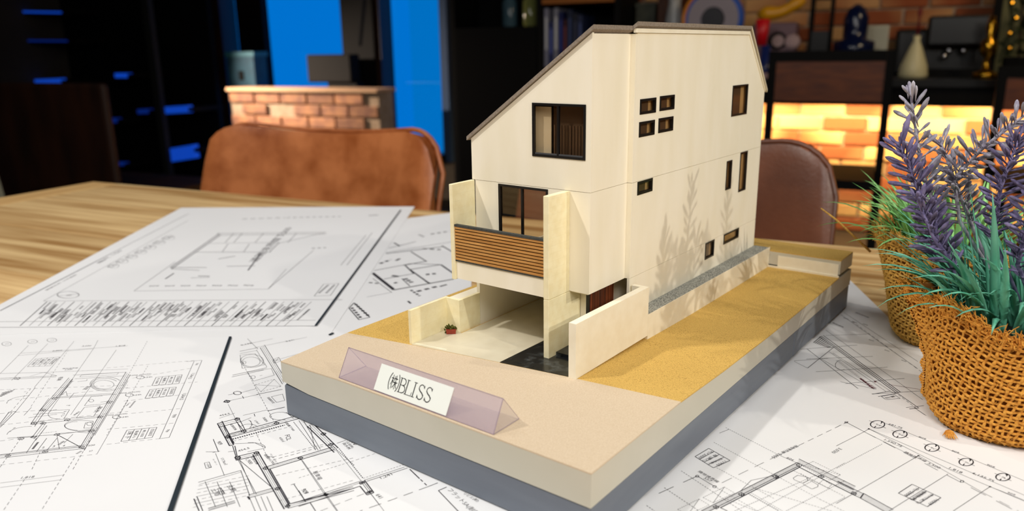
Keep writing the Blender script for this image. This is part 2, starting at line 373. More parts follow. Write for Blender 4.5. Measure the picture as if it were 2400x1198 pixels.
# jars on upper left shelf of bookcase
for i, (u, c, hh, lab) in enumerate([(1195, (70, 96, 110), .17, 'grey blue glass jar on the upper bookcase shelf beside the lime jar'), (1243, (120, 124, 70), .17, 'lime tinted glass jar on the upper bookcase shelf')]):
    a = uab(u, KB+.1, 30); jj = thing('jar', lab, 'jar', RM(a, KB+.1, sz2), 'jars on the upper bookcase shelf')
    MB().lathe([(.035, 0), (.04, .01), (.04, hh*.75), (.025, hh*.85), (.025, hh*.9)], RM(a, KB+.1, sz2), 20).build('jar_body', M('jar_glass'+str(i), c, rough=.15), jj, True)
    MB().lathe([(.028, 0), (.028, .02)], RM(a, KB+.1, sz2+hh*.9), 20).build('lid', metal, jj)

# ---- counter on the right with things on it
CB = 3.55
cz1 = onb(2145, 186, CB)[1]; cz0 = onb(2145, 250, CB)[1]
ca0 = uab(1462, CB, 180); ca1 = 3.3
ct = thing('counter', 'long black counter standing in front of the brick wall', 'counter', RM((ca0+ca1)/2, CB+.3, ZF))
MB().rbox(ca0, ca1, CB, BW-.03, cz1-.03, cz1).build('worktop', darkb, ct)
MB().rbox(ca0+.02, ca1, CB+.02, CB+.05, cz0, cz1-.031).build('front_panel', dark, ct)
MB().rbox(ca0+.02, ca1, CB+.051, BW-.1, cz0, cz0+.02).build('bottom_panel', dark, ct)
for a in (ca0+.05, ca1-.08): MB().rbox(a, a+.05, CB+.06, CB+.11, ZF, cz0-.001).build('leg', dark, ct)
ls = MB().rbox(ca0+.3, ca1-.3, BW-.22, BW-.19, cz0-.022, cz0-.001).build('glow_strip', M('warm_led', (255, 190, 90), emit=6), ct)
for k in range(4):
    l = lamp('counter_light', RM(ca0+.4+k*.6, BW-.2, cz0-.04), RM(ca0+.4+k*.6, BW, cz0-.4), .55, 8.0, (1, .82, .42), .04)
    l.data.shape = 'RECTANGLE'
lamp('added_ledge_light', RM(-4.4, 3.3, lz+.46), RM((la0+la1)/2, LB, lz-.1), .05, 11, (1, .80, .62), spread=62)  # added lamp, brightens the ledge and leaves its glint in the window glass

# high chairs with black frames and walnut back panels in front of the counter
def bar_chair(u0, u1, vt, vb, vs, b, label):
    a0, z1 = onb(u0, vt, b); a1 = onb(u1, vt+40, b)[0]; zb = onb((u0+u1)/2, vb, b)[1]; zs = onb((u0+u1)/2, vs, b)[1]
    t = thing('bar_chair', label, 'chair', RM((a0+a1)/2, b-.1, ZF), 'bar chairs along the counter')
    w_ = .03
    MB().rbox(a0, a0+w_, b, b+.03, ZF, z1).build('frame_post', dark, t); MB().rbox(a1-w_, a1, b, b+.03, ZF, z1).build('frame_post', dark, t)
    MB().rbox(a0+w_+.0005, a1-w_-.0005, b, b+.03, z1-.04, z1).build('top_rail', dark, t)
    MB().rbox(a0+w_+.0005, a1-w_-.0005, b+.005, b+.025, zb, z1-.0405).build('back_panel', panelw, t)
    MB().rbox(a0+w_+.0005, a1-w_-.0005, b-.38, b+.03, zs-.035, zs).build('seat', dark, t)
    for a in (a0, a1-w_): MB().rbox(a, a+w_, b-.38, b-.35, ZF, zs-.036).build('leg', dark, t)
    return t
bar_chair(1803, 2096, 120, 239, 386, 3.3, 'black framed bar chair with a walnut back panel, right of the model house')
bar_chair(2343, 2640, 155, 262, 400, 3.3, 'black framed bar chair with a walnut panel behind the lavender at the right edge')

def onct(u, b=3.8): return uab(u, b, 120), b
def jarlike(name, label, cat, u, prof, mat, b=3.8, parts=()):
    a, bb = onct(u, b); p = RM(a, bb, cz1+.0005)
    t = thing(name, label, cat, p); MB().lathe(prof, p, 24).build('body', mat, t, True)
    for nm, pr, m_ in parts: MB().lathe(pr, p, 20).build(nm, m_, t, True)
    return t
S_ = .0022  # metres per pixel at the counter
jarlike('vase', 'white tapering vase with a red stem, standing on the counter right of the bar chair', 'vase', 2146, [(.05, 0), (.056, .01), (.05, .05), (.025, .12), (.012, .15), (.014, .17)], M('cream_vase', (214, 204, 160), rough=.4), 3.68,
        (('stopper', [(.006, .17), (.004, .24), (.009, .26), (.004, .28)], M('dark_red', (110, 14, 24))),))
jarlike('glass_bottle', 'dark blue glass bottle with rounded stopper above the bar chair', 'bottle', 2000, [(.07, .0), (.075, .02), (.075, .09), (.085, .10), (.085, .15), (.05, .16), (.05, .2), (.052, .25), (.035, .29), (.008, .31)], M('cobalt_glass', (12, 22, 56), rough=.2), 3.85)
jarlike('glass_bottle', 'tall white bottle standing on the counter behind the roof ridge', 'bottle', 1577, [(.04, 0), (.045, .02), (.045, .25), (.03, .34), (.03, .42)], M('milky_glass', (176, 176, 176), rough=.3), 3.9)
jarlike('candlestick', 'glass candlestick on a gold foot near the right end of the counter', 'candlestick', 2316, [(.04, 0), (.045, .008), (.045, .02), (.015, .03), (.012, .08), (.03, .1), (.03, .14), (.012, .16), (.02, .2), (.01, .24)], M('brass', (190, 140, 40), rough=.25, metal=1), 3.7)
# striped white box
a, b = uab(2032, 3.95, 90), 3.95
t = thing('ribbed_box', 'small white ribbed box on the counter right of the blue bottle', 'box', RM(a+.05, b, cz1))
zt = onb(2050, 60, b)[1]; a2 = uab(2082, b, 90)
wm = M('ribbed_white', (196, 194, 176), rough=.6)
MB().rbox(a, a2, b+.01, b+.08, cz1+.0005, zt).build('box_body', wm, t)
for k in range(6): x = a+(a2-a)*(k+.2)/6; MB().rbox(x, x+(a2-a)/10, b, b+.0099, cz1+.01, zt-.005).build('rib', wm, t)
# round dial clock
b = 3.8; a, zc = onb(1674, 45, b); rr = .135
t = thing('clock', 'round grey faced clock with an orange and blue rim behind the roof', 'clock', RM(a, b, cz1))
Rt = Matrix.Rotation(AL, 3, 'Z') @ Matrix.Rotation(math.pi/2, 3, 'X')
MB().lathe([(.0, -.03), (rr-.005, -.03), (rr, -.02), (rr, .02), (rr-.01, .03), (0, .03)], RM(a, b, zc), 40, Rt).build('case', M('clock_case', (40, 90, 190), rough=.4), t)
MB().lathe([(0, .0305), (rr*.86, .0305), (rr*.86, .036), (0, .036)], RM(a, b, zc), 40, Rt).build('face', M('clock_face', (156, 146, 156), rough=.5), t)
MB().lathe([(0, .0365), (rr*.4, .0365), (rr*.36, .045), (0, .045)], RM(a, b, zc), 32, Rt).build('dial', M('clock_hub', (36, 36, 46), rough=.4), t)
pts = [RM(a, b, zc)+Rt @ Vector((rr*1.0*math.cos(q), rr*1.0*math.sin(q), .012)) for q in [math.pi*(.6+.06*i) for i in range(9)]]
MB().tube(pts, .014, 8).build('rim_band', M('orange_band', (230, 140, 30), rough=.4), t)
MB().rbox(a-.05, a+.05, b-.03, b+.03, cz1+.0005, zc-rr+.003).build('foot', dark, t)
# yellow ornament on a mauve tin
b = 3.75; a0, z1 = onb(1766, 54, b); a1 = uab(1866, b, 90)
t = thing('tin_box', 'mauve tin with a dark ring mark and pale blob beside the roof edge', 'box', RM((a0+a1)/2, b+.06, cz1))
MB().rbox(a0, a1, b, b+.12, cz1+.0005, z1).build('tin_body', M('mauve_tin', (110, 82, 92), rough=.5), t, bevel=.01)
aa, zz = onb(1822, 96, b)
MB().lathe([(0, 0), (.04, 0), (.04, .004), (0, .004)], RM(aa, b-.0005, zz), 24, Rt).build('ring_mark', dark, t)
MB().lathe([(0, .0045), (.026, .0045), (.026, .007), (0, .007)], RM(aa+.003, b-.0005, zz), 24, Rt).build('pale_centre', M('pale_lilac', (170, 146, 150)), t)
MB().lathe([(0, 0), (.035, 0), (.03, .012), (0, .016)], RM(aa+.065, b-.0005, zz-.005), 16, Rt).build('pale_blob', M('pale_lilac', (170, 146, 150)), t, True)
t = MB(); ax0, _ = onb(1775, 30, b+.06); ax1, _ = onb(1885, 30, b+.06); zb = z1+.035
t.tube([RM(ax0+(ax1-ax0)*q, b+.06, zb+.06*q*q+.004*math.sin(q*9)) for q in [i/10 for i in range(11)]], [.008, .026, .034, .032, .028, .026, .025, .025, .027, .024, .01], 12)
o = t.build('curved_ornament', M('glossy_yellow', (226, 160, 20), rough=.3), smooth=True, loc=RM(ax0, b+.06, z1)); tag(o, 'glossy yellow curved ornament lying on top of the mauve tin', 'ornament')
b = 3.6; a, z0 = onb(1783, 128, b)
t = thing('paper_cup', 'small red tapered cup peeking out beside the roof', 'cup', RM(a, b, cz1))
MB().lathe([(.02, 0), (.03, .11), (.026, .11)], RM(a, b, cz1+.14), 20).build('cup', M('bright_red', (214, 16, 30), rough=.4), t, True)
MB().lathe([(.02, 0), (.035, .01), (.035, .06), (.02, .07), (.02, .139)], RM(a+.02, b, cz1+.0006), 20).build('stand', M('cup_stand_blue', (24, 40, 100), rough=.3), t, True)
MB().lathe([(.034, 0), (.037, .004), (.037, .02), (.034, .024)], RM(a+.02, b, cz1+.0006), 20).build('band', M('silver_band', (190, 160, 165), rough=.3), t)
# coffee machine, black
b = 3.86; a0, z1 = onb(2104, 52, b+.1); a1 = uab(2330, b, 100)
t = thing('coffee_machine', 'large black coffee machine on the counter behind the white vase', 'machine', RM((a0+a1)/2, b+.2, cz1))
zs = (cz1*.45+z1*.55)
MB().rbox(a0, a1, b+.12, b+.34, cz1+.0005, z1-.03).build('housing', darkb, t, bevel=.015)
MB().rbox(a0+.12, a1-.02, b, b+.119, zs, z1+.02).build('brew_head', darkb, t, bevel=.01)
MB().rbox(a0+.05, a1-.02, b, b+.119, cz1+.0005, cz1+.03).build('drip_tray', dark, t)
for u, v in ((2213, 132), (2258, 118), (2225, 118)):
    a, z = onb(u, v, b+.05); MB().lathe([(.006, -.012), (.014, -.008), (.014, .008), (.006, .012)], RM(a, b+.05, z), 14).build('knob', M('chrome', (210, 205, 205), rough=.12, metal=1), t, True)
# dark lamp left of the blue bottle
b = 3.9; a0, _ = onb(1893, 100, b); a1 = uab(1950, b, 60)
t = thing('lantern', 'dark iron lantern standing left of the blue glass bottle', 'lantern', RM((a0+a1)/2, b+.06, cz1))
am = (a0+a1)/2; hw = (a1-a0)/2
MB().rbox(a0, a1, b, b+.12, cz1+.0005, cz1+.03).build('base', dark, t); MB().rbox(a0+.01, a1-.01, b+.01, b+.11, cz1+.03, cz1+.2).build('glass_body', darkb, t)
for x in (a0, a1-.012):
    for y in (b, b+.108): MB().rbox(x, x+.012, y, y+.012, cz1+.03, cz1+.34).build('bar', dark, t)
MB().rbox(a0, a1, b, b+.12, cz1+.34, cz1+.37).build('top', dark, t)
MB().tube([RM(am-.03, b+.06, cz1+.37), RM(am-.03, b+.06, cz1+.45), RM(am+.03, b+.06, cz1+.45), RM(am+.03, b+.06, cz1+.37)], .006).build('handle', dark, t)
# speaker boards behind roof (grey box and brown box)
b = 3.98
for nm, u0, u1, vt, c, lab in (('storage_tin', 1476, 1502, 8, (70, 72, 58), 'olive grey tin on the counter next to the bookcase'), ('wooden_crate', 1503, 1562, -10, (96, 50, 22), 'brown wooden crate on the counter beside the white bottle')):
    z1 = onb(u0, vt, b)[1]; a0, a1 = (k1+.012, k1+.11) if nm == 'storage_tin' else (k1+.125, k1+.25)
    t = thing(nm, lab, 'box', RM((a0+a1)/2, b+.06, cz1)); mm = M(nm+'_m', c, tuple(int(q*.7) for q in c), 20, .6)
    MB().rbox(a0, a1, b, b+.14, cz1+.0005, z1-.02).build('box_body', mm, t); MB().rbox(a0-.004, a1+.004, b-.004, b+.144, z1-.02, z1).build('lid', mm, t)
# framed board and little plant at the right end
b = 4.05; a0, z0 = onb(2335, 120, b); a1 = 3.25
t = thing('notice_board', 'grey green board leaning behind the plants at the top right corner', 'board', RM((a0+a1)/2, b, cz1))
MB().rbox(a0, a1, b, b+.02, cz1+.0005, .75).build('board', M('sage_board', (110, 108, 72), (96, 94, 64), 8, .8), t); MB().rbox(a0-.03, a0-.0005, b-.01, b+.03, cz1+.0005, .75).build('frame_edge', dark, t)
b = 3.85; a = uab(2400, b, 60)
t = thing('potted_plant', 'dark leafed plant in a black pot at the top right corner', 'plant', RM(a, b, cz1))
MB().lathe([(.05, 0), (.06, .08), (.055, .08)], RM(a, b, cz1+.0005), 16).build('pot', dark, t)
lm = MB(); L0 = .05; lm.add([(0, 0, 0), (L0*.3, .012, .004), (L0*.3, -.012, .004), (L0, 0, -.004), (L0*.3, 0, -.002)], [(0, 1, 3), (0, 3, 2), (0, 2, 4), (0, 4, 1), (1, 4, 3), (2, 3, 4)])
lme = bpy.data.meshes.new('leaf'); lme.from_pydata(lm.v, [], lm.f); lme.materials.append(M('dark_leaf', (44, 58, 26), (30, 40, 18), 20, .5, rnd=.3))
for k in range(70):
    h = random.uniform(.08, .34); q = random.uniform(0, 6.28); rad = random.uniform(0, .07); sc = random.uniform(.7, 1.5)
    place('leaf', lme, t, RM(a, b, cz1)+Vector((rad*math.cos(q), rad*math.sin(q), h)), (random.uniform(-.8, .8), random.uniform(-.8, .8), q), (sc, sc, sc))
MB().tube([RM(a, b, cz1+.07), RM(a-.02, b, cz1+.33)], .006).build('stem', dbrown, t)
# garland
b = 3.62; a = uab(2352, b, 100)
t = thing('garland', 'thin dark garland with small gold beads hanging left of the sage board', 'garland', RM(a, b, .5))
MB().tube([RM(a+.02*math.sin(k*.8), b, 1.2-(1.2-cz1-.06)*k/20) for k in range(21)], .008, 5).build('string', M('moss_string', (44, 46, 20), rough=.9), t)
bd = MB().lathe([(0, -.01), (.008, -.006), (.01, 0), (.008, .006), (0, .01)], (0, 0, 0), 8); bdm = bpy.data.meshes.new('bead'); bdm.from_pydata(bd.v, [], bd.f); bdm.materials.append(M('brass', (190, 140, 40)))
for k in range(3, 20): place('bead', bdm, t, RM(a+.02*math.sin(k*.8)+random.uniform(-.02, .02), b-.01, 1.2-(1.2-cz1-.06)*k/20), (0, 0, 0))

# ================================================================== TABLE
TZ = -.0343; TT = TZ-.0020
ta0, ta1, tb0, tb1 = -1.155, .70, -.10, .838
tb = thing('dining_table', 'light oak table top of wide planks, carrying drawings and the model house', 'table', RM((ta0+ta1)/2, (tb0+tb1)/2, ZF))
npl = 7; pw = (tb1-tb0-.0)/npl
def rlocal(mb, name, mat, parent, cen, bevel=0):      # mesh in a frame turned like the room so that grain follows the planks
    w_ = cen; R_ = Matrix.Rotation(-AL, 3, 'Z')
    me = bpy.data.meshes.new(name); me.from_pydata([tuple(R_ @ (Vector(v)-Vector(w_))) for v in mb.v], [], mb.f); me.materials.append(mat)
    o = bpy.data.objects.new(name, me); COL.objects.link(o); o.parent = parent; o.location = Vector(w_)-Vector(parent['_w']); o.rotation_euler = (0, 0, AL)
    if bevel: b_ = o.modifiers.new('bevel', 'BEVEL'); b_.width = bevel; b_.segments = 2
    return o
for k in range(npl):
    b0 = tb0+pw*k
    rlocal(MB().rbox(ta0+.0605, ta1, b0+.0003, b0+pw-.0003, TT-.032, TT), 'plank', wood, tb, RM(0, b0+pw/2, TT), .0012)
rlocal(MB().rbox(ta0, ta0+.06, tb0, tb1, TT-.032, TT), 'end_plank', M('table_oak_end', (222, 184, 124), (198, 154, 98), 9, .45, .0003, 30, stretch=(4, .35, 4), detail=8), tb, RM(ta0, 0, TT), .002)
for a in (ta0+.08, ta1-.14):
    for b in (tb0+.06, tb1-.42): MB().rbox(a, a+.06, b, b+.06, ZF, TT-.0325).build('leg', black, tb)
MB().rbox(ta0+.08, ta1-.08, tb0+.07, tb0+.09, TT-.11, TT-.0325).build('apron', black, tb); MB().rbox(ta0+.08, ta1-.08, tb1-.40, tb1-.38, TT-.11, TT-.0325).build('apron', black, tb)

# ---- leather chairs
def leather_chair(u_l, u_r, vt, b, mat, label, wdt=.5):
    be = b+.045
    if u_l is None: a1 = onb(u_r, vt+90, be)[0]; a0 = a1-wdt
    else: a0 = onb(u_l, vt+90, be)[0]; a1 = onb(u_r, vt+90, be)[0]
    z1 = onb(u_r-30, vt, be)[1]; wd = (a1-a0)/2; am = (a0+a1)/2; t = thing('leather_chair', label, 'chair', RM(am, b+.0, ZF), 'leather chairs on the far side of the table')
    z0 = ZF+.50; H = z1-z0; nu, nv = 36, 22; R = .07
    def P(i, j, th):
        s = -1+2*i/nu; q = j/nv
        dz = H*(1-q); hw = wd*(.94+.06*min(1, q*1.6)); x = s*hw
        ex = max(0, abs(x)-(wd-R))                        # rounded top corners
        top = z1-(R-math.sqrt(max(0, R*R-ex*ex)))-.018*math.cos(min(1, abs(s))*math.pi/2)
        zz = z0+(top-z0)*q; x += am; y = b+.07-.05*s*s+.05*q*q+th
        return RM(x, y, zz)
    mb = MB(); vs = [P(i, j, 0) for j in range(nv+1) for i in range(nu+1)]
    fs = [(j*(nu+1)+i, j*(nu+1)+i+1, (j+1)*(nu+1)+i+1, (j+1)*(nu+1)+i) for j in range(nv) for i in range(nu)]
    mb.add(vs, fs); o = mb.build('backrest', mat, t, True)
    s_ = o.modifiers.new('solid', 'SOLIDIFY'); s_.thickness = .034; s_.offset = -1; bv = o.modifiers.new('bev', 'BEVEL'); bv.width = .013; bv.segments = 4; bv.limit_method = 'ANGLE'; bv.angle_limit = math.radians(60)
    # piping seam behind the front edge
    edge = [P(nu, j, .026) for j in range(0, nv+1)]+[P(i, nv, .026) for i in range(nu-1, -1, -1)]+[P(0, j, .026) for j in range(nv, -1, -1)]
    MB().tube(edge, .004, 6).build('piping', mat, t, True)
    MB().rbox(am-wd*.92, am+wd*.92, b-.30, b+.12, ZF+.40, ZF+.47).build('seat', mat, t, bevel=.03)
    for x in (am-wd*.8, am+wd*.8-.03):
        for y in (b-.27, b+.06): MB().rbox(x, x+.03, y, y+.03, ZF, ZF+.3995).build('leg', black, t)
    for x in (-.12, .09): MB().rbox(am+x, am+x+.03, b+.075, b+.095, ZF+.45, ZF+.56).build('back_strut', black, t)
    return t
leather_chair(454, 996, 305, .90, leather, 'tan worn leather chair left of the model house')
leather_chair(None, 1958, 334, .88, leatherd, 'dark brown leather chair half hidden behind the model house', .40)

# ================================================================== PAPER SHEETS
class Draw:
    """flat print on a sheet: ink quads a hair above the paper, built from measured points"""
    def __init__(s, x0, y0, sc, z, w=.00022): s.t = (x0, y0, sc); s.z = z; s.w = w; s.mb = MB()
    def frame(s, x0, y0, sc): s.t = (x0, y0, sc); return s
    def P(s, p): x0, y0, sc = s.t; q = onz(x0+p[0]/sc, y0+p[1]/sc, s.z); return Vector((q.x, q.y, s.z))
    def seg(s, A, B, w):
        d = B-A
        if d.length < 1e-6: return
        n = Vector((-d.y, d.x, 0)).normalized()*w/2; s.mb.quad(A-n, B-n, B+n, A+n)
    def line(s, *pts, w=1, dash=None):
        P = [s.P(p) for p in pts]
        for A, B in zip(P, P[1:]):
            if not dash: s.seg(A, B, s.w*w); continue
            L = (B-A).length; d = (B-A)/L; q = 0
            while q < L: s.seg(A+d*q, A+d*min(L, q+dash*.6), s.w*w); q += dash
        return s
    def box(s, a, b, c, d, w=1, x=False, dash=None):
        s.line(a, b, c, d, a, w=w, dash=dash)
        if x: s.line(a, c, w=w*.7); s.line(b, d, w=w*.7)
        return s
    def wall(s, a, b, n=3, off=8, w=1.4):         # several parallel lines from a to b, spread across 'off' zoom pixels
        dx, dy = b[0]-a[0], b[1]-a[1]; L = math.hypot(dx, dy); nx, ny = -dy/L*off, dx/L*off
        for k in range(n):
            q = k/(n-1); s.line((a[0]+nx*q, a[1]+ny*q), (b[0]+nx*q, b[1]+ny*q), w=w if k in (0, n-1) else .7)
        return s
    def ell(s, c, ru, rv, w=1, a0=0, a1=360, n=24, dash=None):
        pts = [(c[0]+ru*math.cos(math.radians(a0+(a1-a0)*k/n)), c[1]+rv*math.sin(math.radians(a0+(a1-a0)*k/n))) for k in range(n+1)]
        return s.line(*pts, w=w, dash=dash)
    def text(s, body, a, b, asp=1.0):             # baseline from a to b
        A, B = s.P(a), s.P(b); e = B-A; f = Vector((-e.y, e.x, 0))*asp; vs, fs = text_polys(body)
        s.mb.add([A+e*x+f*y for x, y in vs], fs); return s
    def done(s, sheet, mat=None, name='printed_drawing'):
        return s.mb.build(name, mat or ink, sheet)
def sheet(label, poly, z0, z1, group='printed floor plans spread on the table', edge=None):
    pts = [onz(u, v, z1) for u, v in poly]; c = sum(pts, Vector())/len(pts); c.z = z0
    t = thing('floor_plan_sheet', label, 'paper', c, group)
    t_ = MB().slab([(p.x, p.y) for p in pts][::-1] if False else [(p.x, p.y) for p in pts], z0, z1).build('paper', paper, t)
    me = t_.data; me.validate()
    return t
zA = TT
sE = sheet('white floor plan sheet reaching from the long gap line to the balcony of the model', [(1110, 492), (960, 511), (900, 530), (560, 800), (800, 812), (1100, 820)], zA, zA+.0002)
sA0 = sheet('large backing sheet under the top left plan, its blank margin showing at right', [(972, 484), (425, 487), (-160, 799), (-120, 815), (600, 812), (772, 787)], zA+.00025, zA+.0005)
sA = sheet('top left floor plan sheet with a strip of small notes along its near edge', [(940, 492), (448, 497), (-90, 779), (-90, 787), (743, 764)], zA+.00055, zA+.0009)
sC = sheet('near left plan sheet showing the bathtub and a dark edge at its right', [(538, 791), (-170, 793), (-420, 1400), (325, 1400)], zA+.00165, zA+.0019)
sD = sheet('parking floor plan sheet under the front left corner of the board', [(530, 791), (800, 788), (1150, 830), (1500, 1020), (1520, 1420), (300, 1420)], zA+.0013, zA+.0016)
sH = sheet('plain grey white sheet under the front burlap pot', [(2120, 830), (2600, 800), (2700, 1250), (2380, 1150), (2170, 990)], zA, zA+.00022)
sG = sheet('plan sheet with hatched wall lines behind the right side of the board', [(1975, 640), (2064, 726), (2190, 850), (2300, 1030), (2200, 1060), (1800, 900), (1700, 760)], zA+.0003, zA+.0005)
sF = sheet('front right plan sheet with circled grid marks and dimensions', [(1720, 790), (1862, 852), (2180, 978), (2236, 1012), (2262, 1018), (2300, 1040), (2335, 1056), (2350, 1066), (2400, 1086), (2500, 1130), (2560, 1450), (1290, 1450)], zA+.00056, zA+.0009)
# dark strips along the sheet edges
def edge_strip(par, a, b, wa, wb, z, name='dark_edge'):
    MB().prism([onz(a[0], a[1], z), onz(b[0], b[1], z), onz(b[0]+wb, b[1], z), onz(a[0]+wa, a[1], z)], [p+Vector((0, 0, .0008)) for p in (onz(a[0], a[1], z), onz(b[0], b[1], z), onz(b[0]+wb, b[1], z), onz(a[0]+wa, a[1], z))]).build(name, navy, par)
edge_strip(sC, (537, 791), (322, 1400), 6, 16, zA+.0019)
edge_strip(sA, (738, 764), (938, 493), 5, 2, zA+.0009)
edge_strip(sA0, (770, 786), (778, 782), 5, 5, zA+.0005)

# ---- drawing on the front right sheet
z = zA+.00097
D = Draw(1480, 960, 4.8, z, .00024)
D.line((1060, 203), (1660, 512), w=1, dash=.0014).line((1660, 512), (1885, 612)).line((990, 265), (1100, 222), w=1)
D.line((925, 368), (2120, 1010), dash=.0014, w=.9).line((2120, 1010), (2400, 1150), dash=.0014)
D.line((1660, 512), (2440, 135), dash=.008).line((1660, 512), (935, 865), dash=.012).line((740, 748), (935, 865), w=1.4).line((740, 748), (305, 945), dash=.016, w=1.5)
D.ell((740, 750), 18, 12, 1.4).ell((935, 868), 20, 13, 1.4)
D.box((715, 530), (870, 437), (1110, 573), (922, 656), w=1.6)
for q in (.25, .5, .72): D.line((715+207*q, 530+126*q), (870+240*q, 437+136*q), w=1.4)
D.text('FL+2000)', (890, 466), (735, 545), .9).text('縦 (網入)', (945, 505), (795, 575), .9).text('高所用横辷', (1010, 545), (850, 612), .8).text('11905', (1045, 575), (950, 622), .9)
D.text('隣地境界線', (745, 700), (965, 825), .9).text('557', (808, 775), (885, 815), 1)
D.text('隣地境界線', (1850, 400), (1680, 480), .9).text('5,655', (1660, 490), (1570, 535), .9).text('604', (1740, 545), (1810, 578), 1).text('3,030', (2335, 430), (2245, 480), .8)
D.line((560, 690), (1240, 1142), dash=.0016, w=1.2).line((370, 880), (760, 1142), dash=.0016, w=1.4).line((170, 1080), (260, 1142), dash=.0016, w=1.4)
D.line((935, 865), (1500, 1190), dash=.0014).line((960, 655), (1600, 1000), dash=.0014)
# walls
D.wall((785, 1142), (1865, 596), 4, 42, 2.0).wall((1865, 596), (2500, 905), 4, -44, 2.0)
D.line((1000, 1105), (1890, 650), w=2.4).line((1890, 650), (2500, 960), w=2.6).line((1000, 1105), (1080, 1142), w=2)
for a in ((1885, 622), (1620, 752), (1235, 950), (950, 1095), (2130, 752)):
    D.box((a[0]-35, a[1]), (a[0], a[1]-18), (a[0]+38, a[1]+4), (a[0]+5, a[1]+26), w=1.6, x=True)
D.line((1220, 925), (1345, 798), (1640, 735))
for dx, dy in ((0, 0), (-285, 135)):
    D.box((805+dx, 990+dy), (1045+dx, 872+dy), (1160+dx, 940+dy), (920+dx, 1050+dy), dash=.0012).line((1045+dx, 872+dy), (920+dx, 1050+dy), w=.8)
D.line((1310, 945), (1660, 1142), w=2.2, dash=.0010).line((1345, 938), (1700, 1142), w=1, dash=.001)
for a, b in (((1420, 1142), (2400, 600)), ((1160, 1142), (2160, 700)), ((1740, 1142), (2400, 800)), ((2100, 1142), (2400, 990)), ((1080, 1010), (1400, 1142)), ((1370, 880), (2250, 1142)), ((1900, 720), (2400, 980))): D.line(a, b, dash=.0013)
D.box((1930, 640), (2045, 583), (2350, 735), (2230, 795), dash=.0012).line((1980, 635), (2350, 735), dash=.0012)
D.line((1820, 770), (1870, 740), (1970, 760), (1985, 800), (1925, 830), (1830, 790), (1820, 770)).line((1930, 830), (2000, 790), (2100, 850), (2095, 870), (2030, 895), (1930, 840)).line((2100, 840), (2160, 790), (2250, 845), (2210, 890), dash=.0015)
D.line((1830, 690), (2220, 890), dash=.0012)
D.frame(1960, 960, 5.034)
D.line((0, 210), (118, 150), dash=.008).line((118, 150), (330, 262), w=1.5).line((330, 262), (940, 570), w=.9).line((330, 262), (2215, 1250), w=1.3, dash=.012).line((330, 262), (0, 430)).line((330, 262), (385, 228), (1330, 705), (2240, 1090), w=1)
D.line((385, 228), (2240, 1020), w=1).line((540, 146), (2240, 850), w=1).line((540, 408), (0, 695), dash=.0015).line((970, 545), (0, 1110), w=1)
D.line((1320, 760), (620, 1198), w=1).line((1815, 910), (1380, 1198)).line((970, 545), (1720, 975), w=1).line((1815, 910), (2240, 1080)).line((1720, 975), (2150, 1198), dash=.008)
D.ell((118, 150), 16, 9, 1.4).ell((1485, 848), 20, 12, 1.4)
for cx, cy in ((487, 175), (752, 290), (1130, 450), (1533, 620), (1967, 797)):
    D.ell((cx, cy), 84, 44, 2.4).line((cx-100, cy-45), (cx-60, cy-28), w=1.3).line((cx+62, cy+28), (cx+100, cy+45), w=1.3).line((cx+55, cy-28), (cx+40, cy-10), w=2).line((cx-20, cy+20), (cx-40, cy+42), w=2).line((cx-60, cy-25), (cx+62, cy+22), dash=.002)
    D.text('C%d' % (4+int(cx/400)), (cx-22, cy+2), (cx+24, cy+22), .8)
for x, y in ((540, 146), (800, 262), (1180, 420), (1580, 588), (2010, 768), (970, 545), (1815, 910), (385, 228)): D.ell((x, y), 7, 5, 2.6, n=6)
D.text('681.75', (612, 175), (770, 228), 1).text('909', (965, 328), (1050, 348+8), 1).text('909', (1355, 490), (1440, 520), 1).text('909', (1768, 655), (1860, 690), 1).text('909', (2015, 985), (2105, 1018), 1)
D.text('1,590.75', (560, 360), (762, 445), 1).text('3,500', (1070, 640), (1215, 700), 1).text('1,818', (1325, 695), (1475, 755), 1).text('6,135.75', (1600, 755), (1850, 855), 1).text('隣地境界線', (800, 505), (1050, 620), .9)
D.box((733, 987), (895, 882), (1235, 1040), (1075, 1147), w=1.6)
for q in (.25, .5, .74): D.line((733+342*q, 987+160*q), (895+340*q, 882+158*q), w=1.4)
D.text('FL+2000', (938, 925), (795, 1010), .8).text('縦樹脂(網)', (1030, 960), (870, 1060), .8).text('防火引違い窓', (1120, 1000), (935, 1100), .7).text('16509', (1175, 1055), (1075, 1110), .8)
D.wall((-10, 900), (285, 1045), 4, -60, 2).wall((285, 1045), (640, 1240), 5, -66, 2.2).box((172, 990), (195, 968), (240, 990), (218, 1015), w=1.6, x=True).line((285, 1045), (322, 992), w=2.4)
D.done(sF)

# ---- drawing on the hatched sheet behind
z = zA+.00056
D = Draw(1850, 660, 3.523, z, .00030)
for a, b in (((250, 455), (890, 925)), ((262, 450), (905, 920)), ((280, 445), (920, 915))): D.line(a, b, w=2.0)
D.line((330, 580), (800, 910)).line((360, 590), (850, 915)).line((300, 400), (1100, 975), w=1).line((145, 555), (600, 910), w=1.4).line((265, 640), (700, 890))
D.line((420, 270), (1060, 720), w=1).line((450, 255), (1060, 660), w=1).line((520, 330), (1110, 760), dash=.006)
for y, x0, x1, dy in ((560, 90, 340, -20), (655, 40, 320, -20), (540, 360, 560, -15), (640, 140, 690, -22), (745, 220, 810, -38), (845, 440, 950, -45), (930, 660, 1105, -28), (1045, 930, 1110, -20), (445, 300, 640, -10)): D.line((x0, y), (x1, y+dy), w=1.2)
D.line((150, 715), (370, 540), w=1.4).line((40, 660), (150, 715)).line((390, 820), (720, 890), w=1.2)
